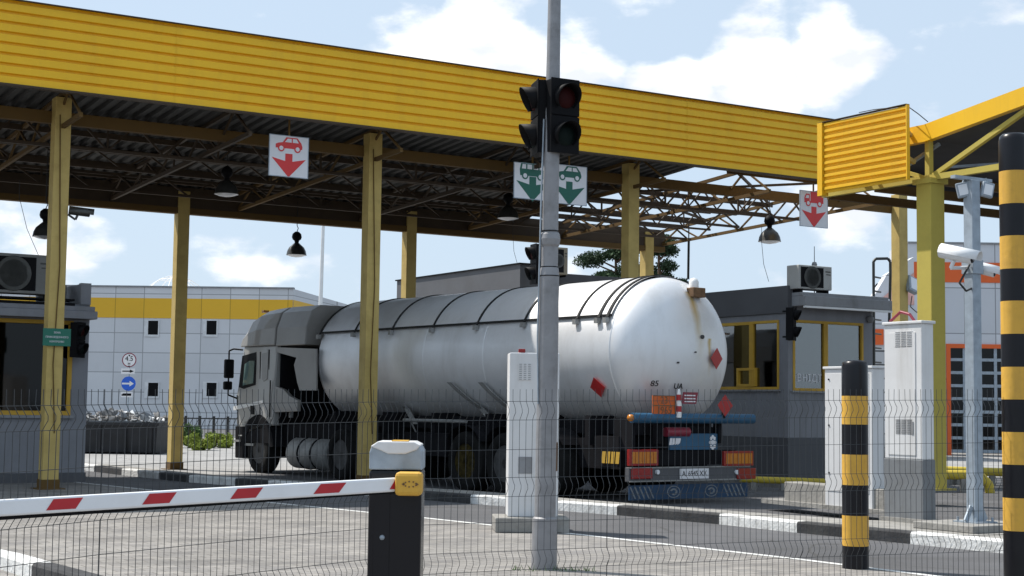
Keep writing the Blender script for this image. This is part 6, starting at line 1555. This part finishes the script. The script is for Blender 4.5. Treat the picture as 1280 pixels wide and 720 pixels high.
mb = MB(); mb.add([(0, 0.3, 0), (0, 0.3, zt_), (0, 2.5, zt_), (0, 2.5, 0)], [(0, 1, 2, 3)]); mb.add([(0, .3, zt_), (14, .3, zt_), (14, 2.5, zt_), (0, 2.5, zt_)], [(0, 1, 2, 3)]); mb.build('side_wall', M['wallshop'], ws)
mb = MB(); mb.box(0, 14, -.05, .32, zt_, zt_ + .06); mb.build('coping', M['cornice'], ws)
# lower annex with a lean-to roof
AY = 47.0; AP = at(1086, 510, AY)
an = thing('workshop_annex', 'lower pale annex with louvres, orange square and sloping roof left of the workshop', 'building', (AP.x, AY, 0), 0)
z = lambda py: at(1100, py, AY).z
X = lambda px: at(px, 500, AY).x - AP.x
w_ = X(1150)
mb = MB(); mb.box(0, w_, 0, 4.5, z(432), z(384)); mb.build('wall', M['wallshop'], an)
mb = MB(); mb.box(X(1104.5), w_, -.0, 4.5, 0, z(432) - .002); mb.box(0, X(1104.5) - .002, 0, 4.5, 0, z(432) - .002); mb.build('louvre_wall', M['slats'], an)
mb = MB(); mb.box(X(1089), X(1104.5), -.05, -.002, z(431), z(411.5)); mb.build('orange_panel', M['orange'], an)
mb = MB(); mb.prism([(X(1095), z(384)), (X(1097), z(372)), (X(1112), z(347)), (X(1116), z(340)), (w_, z(318)), (w_, z(384))], .6, 1.2); mb.build('roof_gable', M['wallshop'], an)
mb = MB(); mb.prism([(X(1100), z(379)), (X(1118), z(363)), (w_, z(338)), (w_, z(379))], .57, .598); mb.build('gable_band', mat('faded_orange', (.66, .38, .33), .6, var=.2, vs=6), an)
# roof access ladder on the booth
LY = BF.w(bw, 2.5, 0).y
q = at(1101, 385, LY); lad = thing('roof_ladder', 'dark tubular ladder rail standing on the roof behind the right booth', 'ladder', (q.x, LY, 0), 0)
X = lambda px: at(px, 350, LY).x - q.x
z = lambda py: at(1100, py, LY).z
mb = MB(); mb.path([(X(1092), 0, 0.1), (X(1092), 0, z(327)), (X(1095), 0, z(323.5)), (X(1110), 0, z(323)), (X(1113), 0, z(327)), (X(1113), 0, z(345)), (X(1111), 0.4, 0.1)], .03, 8)
for k in range(14): zz_ = z(346) - k * .3; mb.tube((X(1092), 0, zz_), (X(1105), .3, zz_), .02, .02, 6)
mb.build('rail', M['shade'], lad)
mb = MB(); mb.path([(X(1097), .3, z(372)), (X(1097), .3, z(358)), (X(1101), .3, z(353))], .015, 6); mb.build('hoop', M['shade'], lad)

# hanging rod and loose cables
q = at(861, 288, 35.5); t = thing('hanging_rod', 'thin black rod hanging from the open canopy end to above the tank', 'rod', q)
zz_ = at(860, 349, 35.5).z - q.z; mb = MB(); mb.tube((0, 0, .2), (0, 0, zz_ * .22), .014, .014, 8); mb.tube((0, 0, zz_ * .22), (-.01, 0, zz_), .028, .028, 8); mb.build('rod', M['cable'], t)
for (lab, a_, b2, Y) in (('thin cable hanging to the roof of the left booth', (24, 246), (48, 319), 26.5), ('thin cable hanging from the middle of the canopy to the rear parapet', (641, 292), (647, 331), 36), ('thin cable from the rightmost bell lamp to the right booth roof', (952, 302), (961, 352), 30)):
    p0 = at(*a_, Y); p1 = at(*b2, Y); t = thing('hanging_cable', lab, 'cable', p0, 0, 'loose cables under the canopy')
    mb = MB(); d = p1 - p0; mb.path([Vector((0, 0, .3)), Vector((0, 0, 0)), d * .5 + Vector((-.03, 0, -.05)), d], .005, 5); mb.build('strand', M['cable'], t)
# lower concrete wall piece filled in here (its thing was made above)
dw = (b_ - a_).length if False else 0
a_ = ground(962, 640, .0); b3 = ground(1100, 655, 0); ln = (b3 - a_).length
mb = MB(); mb.box(0, ln, .25, .55, .10, .42); mb.build('wall_block', M['concrete'], lw, bevel=.015)
mb = MB(); mb.box(-.4, ln + .2, .15, .70, .10, .16); mb.build('footing', M['concrete'], lw)
